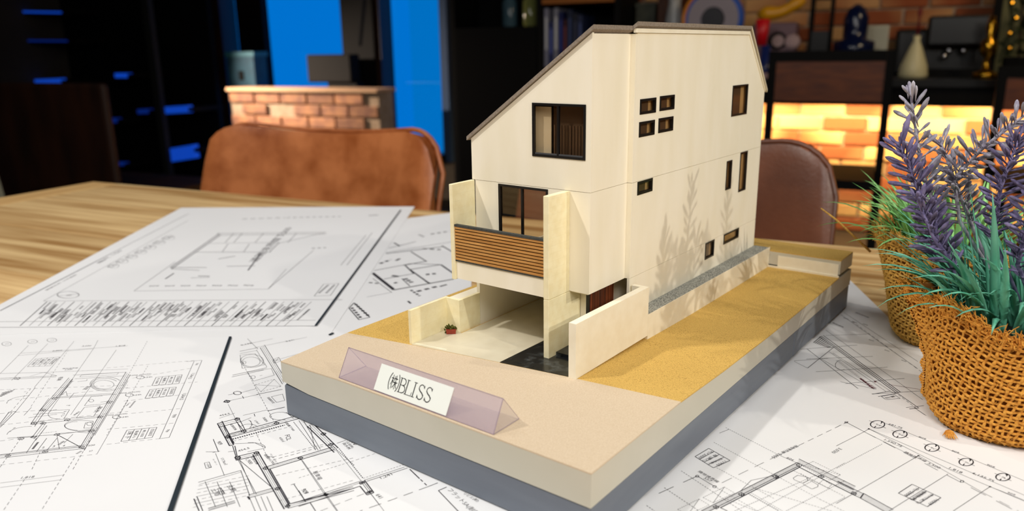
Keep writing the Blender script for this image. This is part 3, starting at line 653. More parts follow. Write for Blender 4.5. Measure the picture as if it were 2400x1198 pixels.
D.box((660, 935), (830, 905), (880, 925), (705, 955), w=1.6).box((760, 948), (860, 930), (915, 965), (795, 975), w=1.2).text('物置', (800, 968), (880, 950), .5)
D.line((890, 920), (1070, 1045), w=1.6).line((900, 935), (1050, 1048), w=1, dash=.004).line((960, 1055), (1065, 1045), w=1.8).line((1030, 1040), (1155, 1125), w=1.4)
for k in range(9): D.line((200+k*14, 505+k*5), (260+k*12, 455+k*11), w=2.4)
for x, y in ((440, 300), (510, 330), (650, 480), (780, 565), (920, 650), (600, 350)): D.text('909', (x, y), (x+40, y+14), .8)
D.text('道路境界線', (540, 255), (650, 300), .7).text('敷地境界', (350, 340), (440, 380), .7)
D.ell((430, 690), 50, 40, 1, 60, 270)
for k in range(14): D.text('三', (385+k*14, 650+k*11), (400+k*14, 660+k*11), .9)
D.done(sG)
D = Draw(1850, 660, 3.523, z, .00030)
D.line((820, 850), (1105, 895), w=1.4).line((700, 830), (720, 825), w=4)
D.text('隣地境界線', (580, 805), (700, 885), .8)
for k in range(6): D.line((585+k*18, 800+k*14), (600+k*18, 812+k*14), w=4)
D.done(sG, redink, 'red_print')

# ---- drawing on the near left sheet (bathtub)
z = zA+.00197
D = Draw(0, 780, 3.743, z, .00024)
D.line((0, 400), (500, 378), w=1.4).line((0, 412), (490, 388)).line((0, 358), (380, 348), (1123, 318), w=.8).line((260, 382), (385, 348), (500, 378), w=.8)
D.wall((605, 395), (345, 690), 4, -42, 1.4).line((490, 572), (635, 405), w=1)
D.line((640, 372), (1110, 345), w=1.2).line((655, 405), (1090, 378)).line((500, 572), (1020, 540), w=1.6).line((510, 562), (1000, 530)).line((515, 560), (640, 405))
D.wall((1105, 345), (700, 1010), 4, -44, 1.6).line((1123, 420), (830, 900))
D.ell((920, 450), 118, 50, 1.2, 60, 330).ell((930, 450), 140, 62, 1.2, 50, 330).ell((910, 455), 90, 38, 1).text('浴室', (765, 468), (725, 500), 1)
D.line((610, 430), (650, 425)).line((680, 430), (760, 420), (765, 410)).box((715, 370), (1040, 350), (1025, 368), (700, 388), w=.8)
D.line((530, 552), (580, 515), (590, 555)).line((740, 640), (800, 560), (900, 555)).line((740, 640), (960, 620)).ell((800, 596), 22, 12).line((880, 610), (950, 600))
D.line((670, 745), (740, 655), (880, 640), (820, 735), (670, 745)).text('洗面室', (690, 690), (640, 725), .8).text('脱衣', (865, 650), (820, 700), .8)
D.wall((345, 690), (270, 800), 3, -40, 1.4).wall((380, 790), (280, 920), 3, -40, 1.4).line((265, 805), (880, 740), w=1.5).line((330, 780), (880, 728)).line((270, 790), (390, 780), w=1.5)
D.line((65, 925), (290, 915), w=1.2).line((150, 918), (500, 893), w=1.4).line((500, 893), (830, 850), w=1.4).line((500, 885), (800, 860))
D.ell((700, 815), 135, 45, 1.2, 90, 270).line((700, 860), (830, 840)).line((700, 770), (820, 775)).ell((690, 818), 120, 38, .8, 95, 265, dash=.003).box((750, 790), (820, 780), (800, 835), (735, 838)).ell((785, 800), 25, 14)
D.wall((0, 1100), (745, 1015), 3, -30, 1.6).line((0, 1075), (700, 1000), w=1.2)
for x in (230, 320, 410): D.line((x+90, 925), (x, 1055-(x-230)*.12), w=1.2)
D.line((500, 900), (520, 1018), w=1).line((500, 893), (700, 1000), w=1.6).line((520, 905), (690, 995)).line((640, 890), (560, 970)).line((830, 882), (660, 870))
for a, b in (((0, 1160), (850, 1065)), ((0, 810), (1123, 690)), ((0, 710), (350, 680)), ((0, 950), (160, 930)), ((0, 600), (1123, 480)), ((0, 500), (1123, 460))): D.line(a, b, dash=.004, w=.8)
for a, b in (((850, 1065), (1123, 590)), ((180, 180), (0, 360)), ((180, 180), (1123, 115)), ((160, 200), (820, 140)), ((820, 140), (430, 700)), ((1020, 150), (620, 720)), ((860, 65), (820, 140)), ((250, 110), (180, 180)), ((420, 95), (100, 420)), ((650, 75), (300, 480))): D.line(a, b, w=.8)
D.line((270, 480+10), (80, 710), dash=.005, w=.8).line((310, 480), (140, 690)).line((600, 150), (270, 650), dash=.005, w=.7).line((640, 1198), (850, 830), dash=.004).line((280, 1198), (350, 1050), dash=.004).line((0, 1180), (180, 930), dash=.004)
D.ell((300, 620), 240, 70, 1, 180, 260).line((430, 575), (350, 680)).ell((300, 900), 240, 80, 1, 185, 265)
D.line((350, 685), (610, 675), (560, 755)).line((290, 715), (560, 700)).ell((500, 715), 78, 40, 1, 270, 80).line((250, 745), (500, 715))
D.line((80, 695), (0, 800), w=1.6).line((140, 690), (0, 830), w=1.6).line((80, 695), (140, 690), w=1.6).line((105, 700), (0, 815))
D.line((275, 655), (210, 725)).line((650, 528), (605, 582))
for c in ((375, 678), (300, 795), (380, 795), (185, 930), (295, 915), (500, 893), (590, 765), (70, 1080), (395, 1045), (715, 1005), (960, 608), (880, 738), (800, 862), (150, 402), (480, 575)):
    D.box((c[0]-28, c[1]+5), (c[0]-10, c[1]-10), (c[0]+28, c[1]-6), (c[0]+10, c[1]+10), w=1.3, x=True)
D.text('500', (770, 998), (830, 990), 1).text('909', (680, 1065), (725, 1040), 1).text('57', (780, 1045), (812, 1040), 1).text('隣地境界線', (545, 318), (680, 312), .8).text('3,500', (565, 330), (630, 325), 1)
D.text('2,850', (455, 165), (540, 158), 1).text('3,030', (715, 122), (795, 118), 1).text('1,818', (1015, 122), (1095, 116), 1).text('階段', (550, 950), (500, 985), .8).text('パイプスペース', (350, 885), (495, 870), .8).text('廊下', (620, 635), (590, 632), 1).text('ホール', (125, 830), (70, 875), .7).text('トイレ', (560, 690), (530, 740), .7)
D.text('収納', (520, 390), (500, 420), 1); D.text('棚板', (210, 520), (230, 518), 1)
for i in range(5): D.text('建具表', (15+i*22, 560-i*10), (45+i*22, 520-i*6), .8)
for c in ((58, 98), (285, 78), (455, 65)): D.ell(c, 42, 17, 1.2); D.text('C3', (c[0]-15, c[1]+4), (c[0]+15, c[1]+2), .8)
for i, n_ in enumerate(('1', '2', '3', '4')): D.text(n_, (275+i*90, 1022-i*8), (295+i*90, 1020-i*8), 1)
def table4(D, a, b, c, d, txts, w=1.3):
    D.box(a, b, c, d, w=w)
    for k, tx in enumerate(txts):
        q = k/4; q2 = (k+1)/4
        if k: D.line((a[0]+(d[0]-a[0])*q, a[1]+(d[1]-a[1])*q), (b[0]+(c[0]-b[0])*q, b[1]+(c[1]-b[1])*q), w=w)
        m = (q+q2)/2-.04
        p0 = (b[0]+(c[0]-b[0])*m, b[1]+(c[1]-b[1])*m); p1 = (a[0]+(d[0]-a[0])*m, a[1]+(d[1]-a[1])*m)
        D.text(tx, (p0[0]*.85+p1[0]*.15, p0[1]*.85+p1[1]*.15), (p0[0]*.2+p1[0]*.8, p0[1]*.2+p1[1]*.8), .8)
TX = ('FL+2000', '縦(網入)', '横辷出窓', '03605')
table4(D, (240, 298), (315, 228), (525, 213), (440, 290), TX, 1)
D.frame(250, 800, 3.993)
table4(D, (423, 415), (462, 338), (707, 313), (675, 395), TX); table4(D, (358, 535), (405, 452), (652, 428), (620, 508), TX); table4(D, (132, 938), (190, 832), (470, 805), (425, 900), ('床下', '縦(網入)', '横辷出窓', '03603'))
D.line((745, 190), (892, 178), (585, 900), (490, 912), w=1.1).line((818, 188), (495, 912), w=1.1)
for a, b in (((0, 250), (820, 180)), ((240, 345), (790, 252)), ((180, 440), (850, 380)), ((160, 560), (760, 495)), ((230, 675), (690, 630)), ((0, 825), (640, 765)), ((0, 965), (490, 912)), ((380, 0), (150, 410)), ((385, 230), (0, 880))): D.line(a, b, dash=.004, w=.8)
D.text('1,364.5', (800, 300), (760, 352), .9).text('1,364.5', (715, 490), (680, 550), .9).text('909', (625, 685), (605, 715), 1).text('909', (570, 825), (545, 850), 1).text('500', (845, 205), (825, 222), 1)
for x, y in ((315, 337), (212, 503), (90, 710)): D.ell((x, y), 36, 15, 1.5); D.text('100φ (SVCFF)', (x-95, y-12), (x+100, y-28), .9); D.text('=24h', (x+30, y+8), (x+110, y), .9)
D.text('隣地境界線', (258, 560), (205, 622), .7).text('5,690', (210, 575), (175, 605), .7)
D.frame(0, 780, 2.866).text('1,818', (138, 982), (225, 974), 1).line((0, 1010), (432, 955), w=.8).line((0, 1040), (410, 988), w=.8).line((500, 840), (275, 1198), dash=.004).line((165, 985), (20, 1198), dash=.004)
D.done(sC, inkl)

# ---- drawing on the parking sheet
z = zA+.00167
D = Draw(430, 780, 2.866, z, .00026)
D.line((378, 125), (500, 100), w=1.8).line((378, 140), (490, 120), w=1.2).line((330, 285), (560, 235), w=1.8).line((325, 297), (540, 250), w=1.6).wall((515, 100), (665, 345), 4, -34, 1.6).line((490, 115), (560, 230))
D.box((380, 150), (480, 140), (545, 215), (395, 240)).ell((455, 195), 60, 32, 1.1).ell((460, 190), 78, 44, 1.1).ell((410, 200), 10, 8)
D.line((430, 265), (590, 240), (610, 285), (470, 325), (430, 265)).ell((468, 298), 14, 10).text('洗濯', (530, 285), (512, 288), 1).box((480, 350), (610, 312), (655, 360), (520, 397), x=True, dash=.002)
D.line((490, 415), (665, 380), w=2).line((270, 465), (500, 415), w=1).line((565, 525), (680, 500), w=2.4).line((565, 518), (400, 555), w=1).line((380, 175), (610, 600), dash=.004).line((430, 40), (500, 110))
D.line((385, 85), (600, 40), w=.9).line((480, 100), (830, 30), w=.9).line((600, 190), (850, 120), w=.8).text('9,135', (388, 88), (460, 72), .9).text('2,241', (690, 62), (745, 50), 1).box((600, 180), (640, 165), (655, 190), (610, 205), x=True)
D.ell((362, 405), 26, 11, 2).line((300, 418), (345, 408), w=1).line((390, 402), (490, 375), w=1).box((270, 465), (285, 452), (313, 458), (300, 470), w=2.4, x=True).line((395, 425), (405, 442), w=1.4).line((475, 545), (480, 562), w=1.4)
D.text('454.5', (243, 562), (312, 546), 1).line((240, 575), (345, 540), w=.8).line((300, 480), (350, 580), w=.7).text('洗面脱衣室', (560, 435), (600, 475), .8).box((590, 430), (665, 412), (680, 455), (625, 468))
# main room
D.wall((228, 610), (375, 572), 3, 26, 2.2).wall((228, 610), (310, 760), 4, -34, 2.4).line((310, 760), (338, 752), w=2.4).line((338, 752), (300, 690), w=2.4)
D.wall((300, 705), (800, 570), 3, -22, 2.4).line((270, 625), (295, 690), (390, 662), (360, 600), w=1.2).line((350, 590), (405, 660), w=1.6).line((375, 580), (415, 655), w=1.6)
D.line((380, 600), (455, 570)).ell((400, 615), 58, 38, 1, 310, 400).ell((440, 640), 60, 26, 1, 200, 330)
D.text('玄関収納', (310, 615), (345, 655), .7).text('洗面所', (530, 570), (555, 600), .7).text('2.50㎡', (475, 590), (500, 615), .7).ell((650, 560), 70, 26, 1.1, 60, 330).line((690, 535), (740, 575))
D.line((330, 715), (680, 620), w=5, dash=.0012).line((330, 730), (700, 635), dash=.003).line((330, 690), (620, 610), dash=.003)
D.line((345, 745), (480, 740), (550, 772)).line((550, 775), (430, 800)).ell((450, 772), 100, 34, 1, 260, 360).text('454.5', (370, 800), (445, 778), 1).line((300, 800), (345, 795)).wall((345, 835), (500, 798), 3, 24, 2.4).box((345, 835), (375, 828), (383, 845), (353, 852), w=2.6, x=True)
D.wall((500, 798), (712, 1165), 4, 40, 2.4).line((345, 760), (360, 830), w=1.8).line((330, 760), (352, 832), w=1.6)
D.line((375, 855), (600, 1045), w=1.3).line((365, 850), (490, 1085), w=1).line((375, 850), (475, 1080), w=1).text('玄関収納', (450, 835), (490, 885), .7).text('1,900', (415, 850), (445, 885), .8)
D.wall((560, 900), (1010, 765), 3, 20, 2.2).line((580, 915), (1010, 785), w=1.4).line((580, 915), (715, 1150), w=2.4).line((715, 1150), (1146, 1045), w=2.2).wall((700, 1180), (1146, 1060), 3, -26, 1.6)
D.wall((860, 600), (1040, 775), 4, 40, 2.6).line((775, 590), (905, 790), w=1.1).line((800, 580), (920, 785), w=1.1).line((740, 600), (890, 790), dash=.0018, w=1.6).line((850, 620), (880, 770), dash=.0018, w=1.6)
D.line((600, 835), (960, 745), dash=.003).line((600, 855), (980, 752), dash=.003, w=1.2).line((560, 830), (600, 835)).text('FCL', (680, 690), (695, 725), .9).text('4.05㎡', (640, 705), (665, 735), .8)
D.text('枕棚H1700', (540, 820), (600, 885), .7).text('ハンガーパイプ', (580, 815), (625, 885), .7).text('可動棚下900', (675, 600), (735, 660), .7).text('ハンガーパイプ', (790, 590), (830, 630), .7)
for c in ((990, 752), (785, 842), (630, 1048), (955, 1088), (550, 910), (940, 680), (700, 1165), (405, 662), (360, 580), (490, 808), (295, 700), (625, 608)): D.box((c[0]-18, c[1]+3), (c[0]-4, c[1]-10), (c[0]+18, c[1]-4), (c[0]+4, c[1]+10), w=1.8, x=True)
D.text('駐車場', (870, 935), (905, 990), .9).line((742, 1018), (820, 1135), w=1.4).line((722, 1022), (750, 1014), w=1.4).text('909', (790, 1055), (810, 1085), 1)
D.line((450, 590), (560, 830), dash=.004, w=.8).line((1146, 890), (1010, 770), dash=.0018, w=1.5).line((785, 845), (940, 1075), w=.9).line((940, 1075), (1030, 1198), w=.9).line((620, 960), (1146, 840), dash=.003, w=.9).line((640, 1130), (1146, 990), dash=.003, w=.9)
D.line((200, 715), (235, 800), w=1.4).line((195, 805), (245, 795)).text('909', (222, 735), (240, 755), 1).text('17.76㎡', (250, 845), (275, 890), .7).text('カーポート', (195, 850), (220, 890), .6).box((140, 875), (172, 868), (188, 905), (152, 912)).text('+561', (150, 882), (168, 908), .7)
D.line((150, 1000-200), (215, 800)).line((215, 810), (275, 960), w=.9).line((100, 1005), (385, 925), w=1.4).line((105, 1020), (390, 935), w=.8).line((385, 925), (445, 1095), w=1.2)
for k in range(7): D.line((100-k*6, 1030+k*24), (440, 960+k*22), dash=None if k % 2 else .003, w=.8)
for x in (145, 225, 310): D.line((x, 1000), (x+70, 1170), w=1.0)
D.wall((440, 1110), (610, 1062), 3, -20, 1.8).wall((165, 1180), (345, 1128), 3, 14, 1.6).text('玄関', (290, 1030), (325, 1070), .8).text('+500', (240, 1050), (262, 1085), .7).box((230, 1048), (250, 1040), (275, 1080), (250, 1090)).text('土間', (185, 1055), (215, 1095), .8)
D.line((70, 1115), (105, 1198), w=2).line((90, 1100), (130, 1198), w=1.6).line((430, 1100), (445, 1120), w=3)
for x in (440, 480, 520, 560): D.line((x, 1100), (x+60, 1240), w=1)
D.frame(700, 960, 4.8)
D.line((740, 795), (845, 935), (770, 962), (690, 862), w=2.4).line((690, 862), (0, 1090), w=2).line((710, 800), (0, 1035), w=1.4).line((720, 815), (0, 1055), w=1).line((765, 808), (1225, 658), w=1.4).line((740, 795), (1190, 648), w=1.2).line((725, 775), (1180, 620), dash=.0016, w=1)
D.box((682, 822), (730, 806), (742, 822), (696, 842), w=2.2, x=True).box((765, 930), (812, 912), (825, 925), (778, 946), w=2.2, x=True).line((715, 830), (790, 930), w=1.2).line((735, 822), (808, 918), w=1.2)
D.text('1,241', (930, 782), (1058, 735), 1).line((1250, 672), (1360, 778), w=2.2).line((1370, 786), (1455, 868), w=2, dash=.004).line((1455, 868), (1565, 825), w=1.6).line((1455, 868), (905, 1068), w=1.4, dash=.008).line((905, 1068), (690, 1142), w=1.4, dash=.008).line((790, 920), (905, 1068), w=1.3).line((905, 1068), (960, 1142), w=.8)
D.text('641', (862, 962), (905, 1005), 1).text('909', (28, 905), (72, 950), .9).line((0, 912), (80, 1040), w=1.6)
D.line((455, 440), (725, 775), dash=.0018, w=1.8).line((420, 455), (700, 800), w=.8).line((580, 590), (860, 495), dash=.003, w=.8).line((430, 380), (530, 345), w=1.2).line((0, 770), (580, 590), dash=.002, w=.9).line((40, 570), (440, 1142), w=.9)
D.text('雨水桝', (490, 380), (560, 450), .7).text('(公設桝)', (530, 365), (600, 435), .7).text('100φ', (545, 345), (640, 400), .8)
D.line((1665, 872), (1572, 912), (1800, 1150), w=1.8).text('フラットSA(耐震', (1672, 905), (1990, 1190), .9).text('リビエ(耐)', (1850, 950), (2010, 1040), .9)
D.line((130, 1050), (190, 1142), w=1.6).line((245, 1142), (740, 945), dash=.006, w=1)
D.done(sD)

# ---- drawing on the upper left sheet and the far sheet (seen softly)
z = zA+.00096
D = Draw(0, 400, 2.994, z, .0005)
D.wall((1520, 440), (2290, 432), 3, 14, 2).wall((1195, 680), (1540, 440), 3, 14, 2).line((1195, 680), (1450, 680), w=2.4).line((1590, 672), (1790, 668), w=2.4).line((1380, 572), (1900, 572), w=2.2).line((1470, 510), (1960, 505), w=1.6).line((1960, 505), (1890, 572), w=1.8).line((2280, 435), (1960, 510), w=1.6).line((1200, 690), (1400, 700), w=2)
for x in (1640, 1700, 1850, 1960, 2080): D.line((x, 440), (x-60, 505), w=1.2)
for x in (1600, 1750): D.line((x, 515), (x-40, 570), w=1.2)
for p in ((1530, 620, 1650, 600), (1390, 740, 1470, 740), (1220, 720, 1160, 760), (1830, 580, 1740, 700)): D.line(p[:2], p[2:], w=3)
D.line((940, 845), (1880, 832), w=1).line((940, 845), (1230, 640), w=1).line((1880, 832), (2200, 560), w=1).line((1880, 832), (2010, 690), w=.8)
for x in range(1040, 1800, 110): D.text('909', (x, 815-(x-1040)*.01), (x+70, 812), .8)
D.text('隣地境界線', (1340, 755), (1470, 750), .6).text('道路境界線 3,500', (1800, 640), (2050, 400), .5)
for i in range(7): D.text('C%d' % i, (780+i*65, 680-i*33), (830+i*65, 660-i*33), 1); D.ell((800+i*65, 668-i*33), 34, 16, .8)
D.ell((478, 872), 76, 24, 1.2).line((405, 880), (550, 865)).text('北', (455, 880), (500, 878), .8)
D.text('図面名称 1F平面図', (330, 840), (540, 730), .4).text('縮尺 1/50', (700, 650), (860, 560), .4)
D.line((442*2.994, 302), (0, 990-8), w=1.4).line((305, 915), (1320, 350), w=.8).line((0, 1060), (2215, 1050), w=1).line((0, 1100), (2220, 1090), w=1.4).line((305, 915), (2400, 905), w=1)
import random as _r2
rr_ = _r2.Random(3)
for k in range(30):
    x = 330+k*64
    D.line((x, 920), (x-190, 1090), w=.8 if k % 3 else 1.6)
    for j in range(rr_.randint(3, 7)):
        q0 = rr_.uniform(.02, .6); q1 = q0+rr_.uniform(.1, .3)
        xx = x+16+rr_.choice((0, 14, 28)); D.line((xx-190*q0, 920+170*q0), (xx-190*q1, 920+170*q1), w=3.4, dash=.003)
D.line((1700, 340), (2000, 330), w=4, dash=.01).line((2010, 330), (2390, 322), w=4, dash=.008)
D.frame(600, 460, 3.524)
D.box((480, 825), (560, 725), (685, 720), (615, 820), w=1).line((520, 800), (600, 730), w=4, dash=.004).line((580, 800), (650, 730), w=4, dash=.004).line((700, 570), (910, 320), w=1).line((750, 570), (960, 300), w=1).line((460, 430), (580, 425), w=4, dash=.006).line((930, 160), (1010, 155), w=5)
D.done(sA, inkl)
z = zA+.00026
D = Draw(860, 480, 4.277, z, .0006)
D.wall((55, 690), (265, 855), 2, -12, 3).line((265, 855), (870, 745), w=3.4).line((70, 660), (440, 590), (740, 600), w=2).line((190, 490), (760, 420), w=3.4).line((190, 480), (860, 370), w=1.6).line((750, 410), (870, 480), w=3).line((440, 470), (600, 570), w=2.4).line((365, 608), (600, 565), w=3).line((430, 650), (740, 600), w=2.8).line((740, 600), (870, 690), w=3.4).line((430, 650), (620, 785), w=3).line((170, 745), (470, 690), w=2).line((385, 610), (470, 690), w=2.6).line((270, 380), (330, 415), w=3).line((220, 435), (490, 370), w=2).line((350, 740), (430, 815), w=1.6).line((590, 770), (640, 790), w=3)
D.line((590, 700), (690, 690), w=7, dash=.006).line((380, 740), (450, 780), w=7, dash=.006).line((250, 710), (320, 720), w=6).line((275, 780), (300, 785), w=6).line((440, 855), (530, 915), w=4, dash=.006).line((500, 870), (700, 820), w=6, dash=.008).line((730, 820), (800, 800), w=4).line((20, 780), (120, 790), w=4, dash=.006).line((60, 740), (250, 880), w=1).line((410, 965), (440, 990), w=3).line((0, 925), (240, 880), w=.8).line((640, 295), (830, 265), w=5, dash=.008).line((570, 320), (520, 300), w=4, dash=.005).line((560, 440), (740, 450), w=6, dash=.008).line((130, 590), (240, 550), w=6, dash=.008).line((290, 560), (330, 540), w=5)
D.frame(600, 460, 3.524).box((768, 925), (810, 880), (940, 1000), (850, 1020), w=1.6).line((790, 920), (870, 1010), w=4, dash=.006).line((820, 890), (930, 990), w=4, dash=.006)
D.done(sE, ink)

# ================================================================== ARCHITECTURAL MODEL
am_ = thing('architectural_model', 'cream card model of a three storey house on a cork covered board with grey plinth', 'model', (-.1, .18, TZ))
xl, xs, xc, yc, yj, yk, ykk = -.1497, -.0651, -.0681, .1053, .1443, .3412, .3046
z1_, z2_, zt_ = .0341, .0901, .1712
BWd, BD, yr, zb_ = -.2028, .3757, .3436, .0103
def dip(y):
    P = [(0, 0), (.08, 0), (.13, -.0020), (.2, -.0033), (.28, -.0032), (.3436, -.0026), (.4, -.0026)]
    for (a, b), (c, d) in zip(P, P[1:]):
        if a <= y <= c: return b+(d-b)*(y-a)/(c-a)
    return 0
def ztop(x, y):
    s = min(1, max(0, (x+.085)/.031)); zz = s*dip(y)
    if x < -.15 and y < .05: zz -= .0022*(1-y/.05)*min(1, (-.15-x)/.05)
    return zz
def terrain(poly_rows, th):
    """rows of points (x,y) front to back, same count -> closed slab following ztop"""
    mb = MB(); n = len(poly_rows[0]); m = len(poly_rows); vs = []
    for off in (0, 1):
        for r in poly_rows:
            for x, y in r: vs.append((x, y, ztop(x, y)-(th if off == 0 else 0)))
    N = n*m; fs = []
    for j in range(m-1):
        for i in range(n-1):
            a = j*n+i; fs.append((N+a, N+a+1, N+a+n+1, N+a+n)); fs.append((a, a+n, a+n+1, a+1))
    for i in range(n-1): fs.append((i, i+1, N+i+1, N+i)); b = (m-1)*n+i; fs.append((b+1, b, N+b, N+b+1))
    for j in range(m-1): fs.append(((j+1)*n, j*n, N+j*n, N+(j+1)*n)); b = j*n+n-1; fs.append((b, b+n, N+b+n, N+b))
    return mb.add(vs, fs)
XS = [BWd, -.18, -.155, -.12, -.085, -.07, -.054, -.03, 0]
def bnd(x):
    P = [(-.2028, .0478), (-.1577, .0564), (-.0995, .0659), (-.059, .0723), (0, .080)]
    for (a, b), (c, d) in zip(P, P[1:]):
        if a <= x <= c+1e-9: return b+(d-b)*(x-a)/(c-a)
rows_road = [[(x, bnd(x)*q) for x in XS] for q in (0, .33, .66, 1)]
o = terrain(rows_road, .0007).build('road_surface', road, am_); o['label'] = 'flat beige road paper'
rows_cork = [[(x, bnd(x)+(yr-bnd(x))*q) for x in XS] for q in [i/10 for i in range(11)]]
terrain(rows_cork, .0007).build('cork_ground', cork, am_)
# board below them
mb = MB(); YS = [0, .02, .05, .08, .13, .2, .28, yr, BD]; vs = []; n = len(XS)
for top in (0, 1):
    for y in YS:
        for x in XS: vs.append((x, y, (ztop(x, y)-.00075) if top else -.0160+(.0018 if (x < -.19 and y < .02) else 0)))
N = n*len(YS); fs = []
for j in range(len(YS)-1):
    for i in range(n-1): a = j*n+i; fs += [(N+a, N+a+1, N+a+n+1, N+a+n), (a, a+n, a+n+1, a+1)]
for i in range(n-1): fs.append((i, i+1, N+i+1, N+i)); b = (len(YS)-1)*n+i; fs.append((b+1, b, N+b, N+b+1))
for j in range(len(YS)-1): fs.append(((j+1)*n, j*n, N+j*n, N+(j+1)*n)); b = j*n+n-1; fs.append((b, b+n, N+b+n, N+b))
mb.add(vs, fs).build('base_board', boardm, am_)
ysp = .249
MB().bbox(BWd+.0004, -.0004, .0004, ysp, TZ, -.01605, .0008).build('plinth', plm, am_); MB().bbox(BWd+.0004, -.0004, ysp+.0006, BD-.0004, TZ, -.01605, .0008).build('plinth', plm, am_)
# raised rear ground
MB().box(BWd, 0, yr, BD, -.0005, zb_-.0007).build('rear_terrace', boardm, am_); MB().box(BWd, 0, yr, BD, zb_-.00068, zb_).build('terrace_cork', cork, am_)
MB().box(-.046, -.0012, yr-.0006, yr-.00005, -.0018, .0072).build('terrace_facing', card, am_); MB().box(-.0544, -.0002, yr-.0016, yr-.00065, -.0032, -.0012).build('kerb', card, am_)
# carport floor and tiles
MB().slab([(-.157, bnd(-.157)+.0002), (-.0995, .0660), (-.0985, .13), (-.0985, .30), (-.1455, .30), (-.1455, .087), (-.157, .087)], -.0001, .0004).build('carport_floor', floorp, am_)
MB().slab([(-.1560, .0585), (-.1350, .0618), (-.1350, .0626), (-.1560, .0592)], .0004, .0005).build('floor_line', card, am_)
MB().slab([(-.0994, .0661), (-.0812, .0690), (-.0812, .0862), (-.0845, .0862), (-.0845, .110), (-.0984, .110)], -.0001, .0004).build('marble_tile', tile, am_)
MB().slab([(-.0811, .0690), (-.0590, .0724), (-.0590, .092), (-.0811, .092)], -.0001, .0004).build('marble_tile', tile, am_)
MB().box(-.0806, -.0589, .0921, .1440, -.0001, .0022).build('entrance_step', tile, am_)
# ---- walls
def wall(fn, a0, a1, b0, top, holes, th, brk=()):
    """fn(a,b,t)->xyz, holes (a0,a1,b0,b1)"""
    mb = MB(); A = sorted({a0, a1, *[h[0] for h in holes], *[h[1] for h in holes], *brk})
    for p, q in zip(A, A[1:]):
        hs = sorted((h[2], h[3]) for h in holes if h[0] <= p+1e-9 and h[1] >= q-1e-9); segs = []; c = b0
        for h in hs: segs.append((c, h[0], False)); c = h[1]
        segs.append((c, None, True))
        for lo, hi, last in segs:
            hp, hq = (top(p), top(q)) if last else (hi, hi)
            mb.prism([fn(p, lo, 0), fn(q, lo, 0), fn(q, lo, th), fn(p, lo, th)], [fn(p, hp, 0), fn(q, hq, 0), fn(q, hq, th), fn(p, hp, th)])
    return mb
front = lambda x, z, t: (x, yc+t, z)
side = lambda y, z, t: (xs-t, y, z)
TH = .0016; gap = .00012
W3 = (-.1053, -.0715, .1072, .1355); DR = (-.1297, -.0954, .0405, .0892)
slope = lambda x: .1141+(x-xl)*(zt_-.1141)/(xc-xl)
wall(front, xl, xc, z2_+gap, slope, [W3], TH).build('front_wall', cardw, am_)
wall(front, xl+.0027, xc, z1_, lambda x: z2_-gap, [DR], TH).build('front_wall', cardw, am_)
MB().box(xl+.0002, xl+.0032, yc+TH, yc+.006, z2_, .1012).build('wall_stub', finm, am_)
f2 = lambda y, z, t: (xc-t, y, z)
for lo, hi in ((z2_+gap, zt_-.0005), (z1_, z2_-gap)):
    wall(f2, yc+TH+.00005, yj, lo, lambda y: hi, [], TH).build('side_wall', cardw, am_)
    MB().box(xc+.00002, xs, yj, yj+TH, lo, hi).build('wall_return', cardw, am_)
SW = [(.1509, .1692, .1278, .1358), (.1743, .1925, .1282, .1362), (.1506, .1684, .1153, .1233), (.1737, .1919, .1156, .1236), (.2807, .3078, .1171, .1376)]
MW = [(.1507, .1682, .0824, .0900-.0003), (.2780, .2869, .0663, .0863), (.3021, .3150, .0613, .0900-.0003)]
LW = [(.2492, .2635, .0221, .0335), (.2804, .3075, .0265, .0335)]
wall(side, yj+TH+.00005, yk, z2_+gap, lambda y: zt_ if y <= ykk else zt_-(y-ykk)*(zt_-.1308)/(yk-ykk), SW, TH, (ykk,)).build('side_wall', cardw, am_)
wall(side, yj+TH+.00005, yk, z1_+gap, lambda y: z2_-gap, MW, TH).build('side_wall', cardw, am_)
wall(side, yj+.0, yk, 0, lambda y: z1_-gap, LW, TH).build('side_wall', cardw, am_)
wall(lambda y, z, t: (xl+t, y, z), yc+TH+.001, yk-TH, z1_+.001, lambda y: .1135, [(.116, .2, .042, .084), (.24, .32, .046, .084)], TH).build('side_wall', cardw, am_)  # unseen openings added in the left wall to let light inside
wall(lambda x, z, t: (x, yk-t, z), xl, xs-TH-.0001, 0, lambda x: .112+(x-xl)*.19, [(-.14, -.075, .042, .084), (-.14, -.075, .095, .113)], TH).build('rear_wall', cardw, am_)  # rear openings, out of view, added to light the rooms
for zz, nm in ((z1_-.001, 'floor_slab'), (z2_-.0008, 'floor_slab')): MB().box(xl+TH+.0001, xc-TH-.0002, yc+TH+.0001, yk-TH-.0002, zz, zz+.0014).build(nm, card, am_)
MB().box(-.140, xc-TH-.0002-.010, .175, .1762, z2_+.0007, .116).build('partition_card', inner, am_); MB().box(xl+TH, xc-TH-.0002, .215, .2162, z1_+.0007, z2_-.001).build('partition_card', M('amber_card', (206, 160, 84), rough=.8), am_)
MB().box(-.1235, -.1223, yc+.0115, .1745, z2_+.0007, .125).build('partition_card', card, am_)
for k in range(12): MB().box(-.0945+k*.0020, -.0936+k*.0020, yc+.0045, yc+.0053, z2_+.0007, .124).build('baluster', inner, am_)
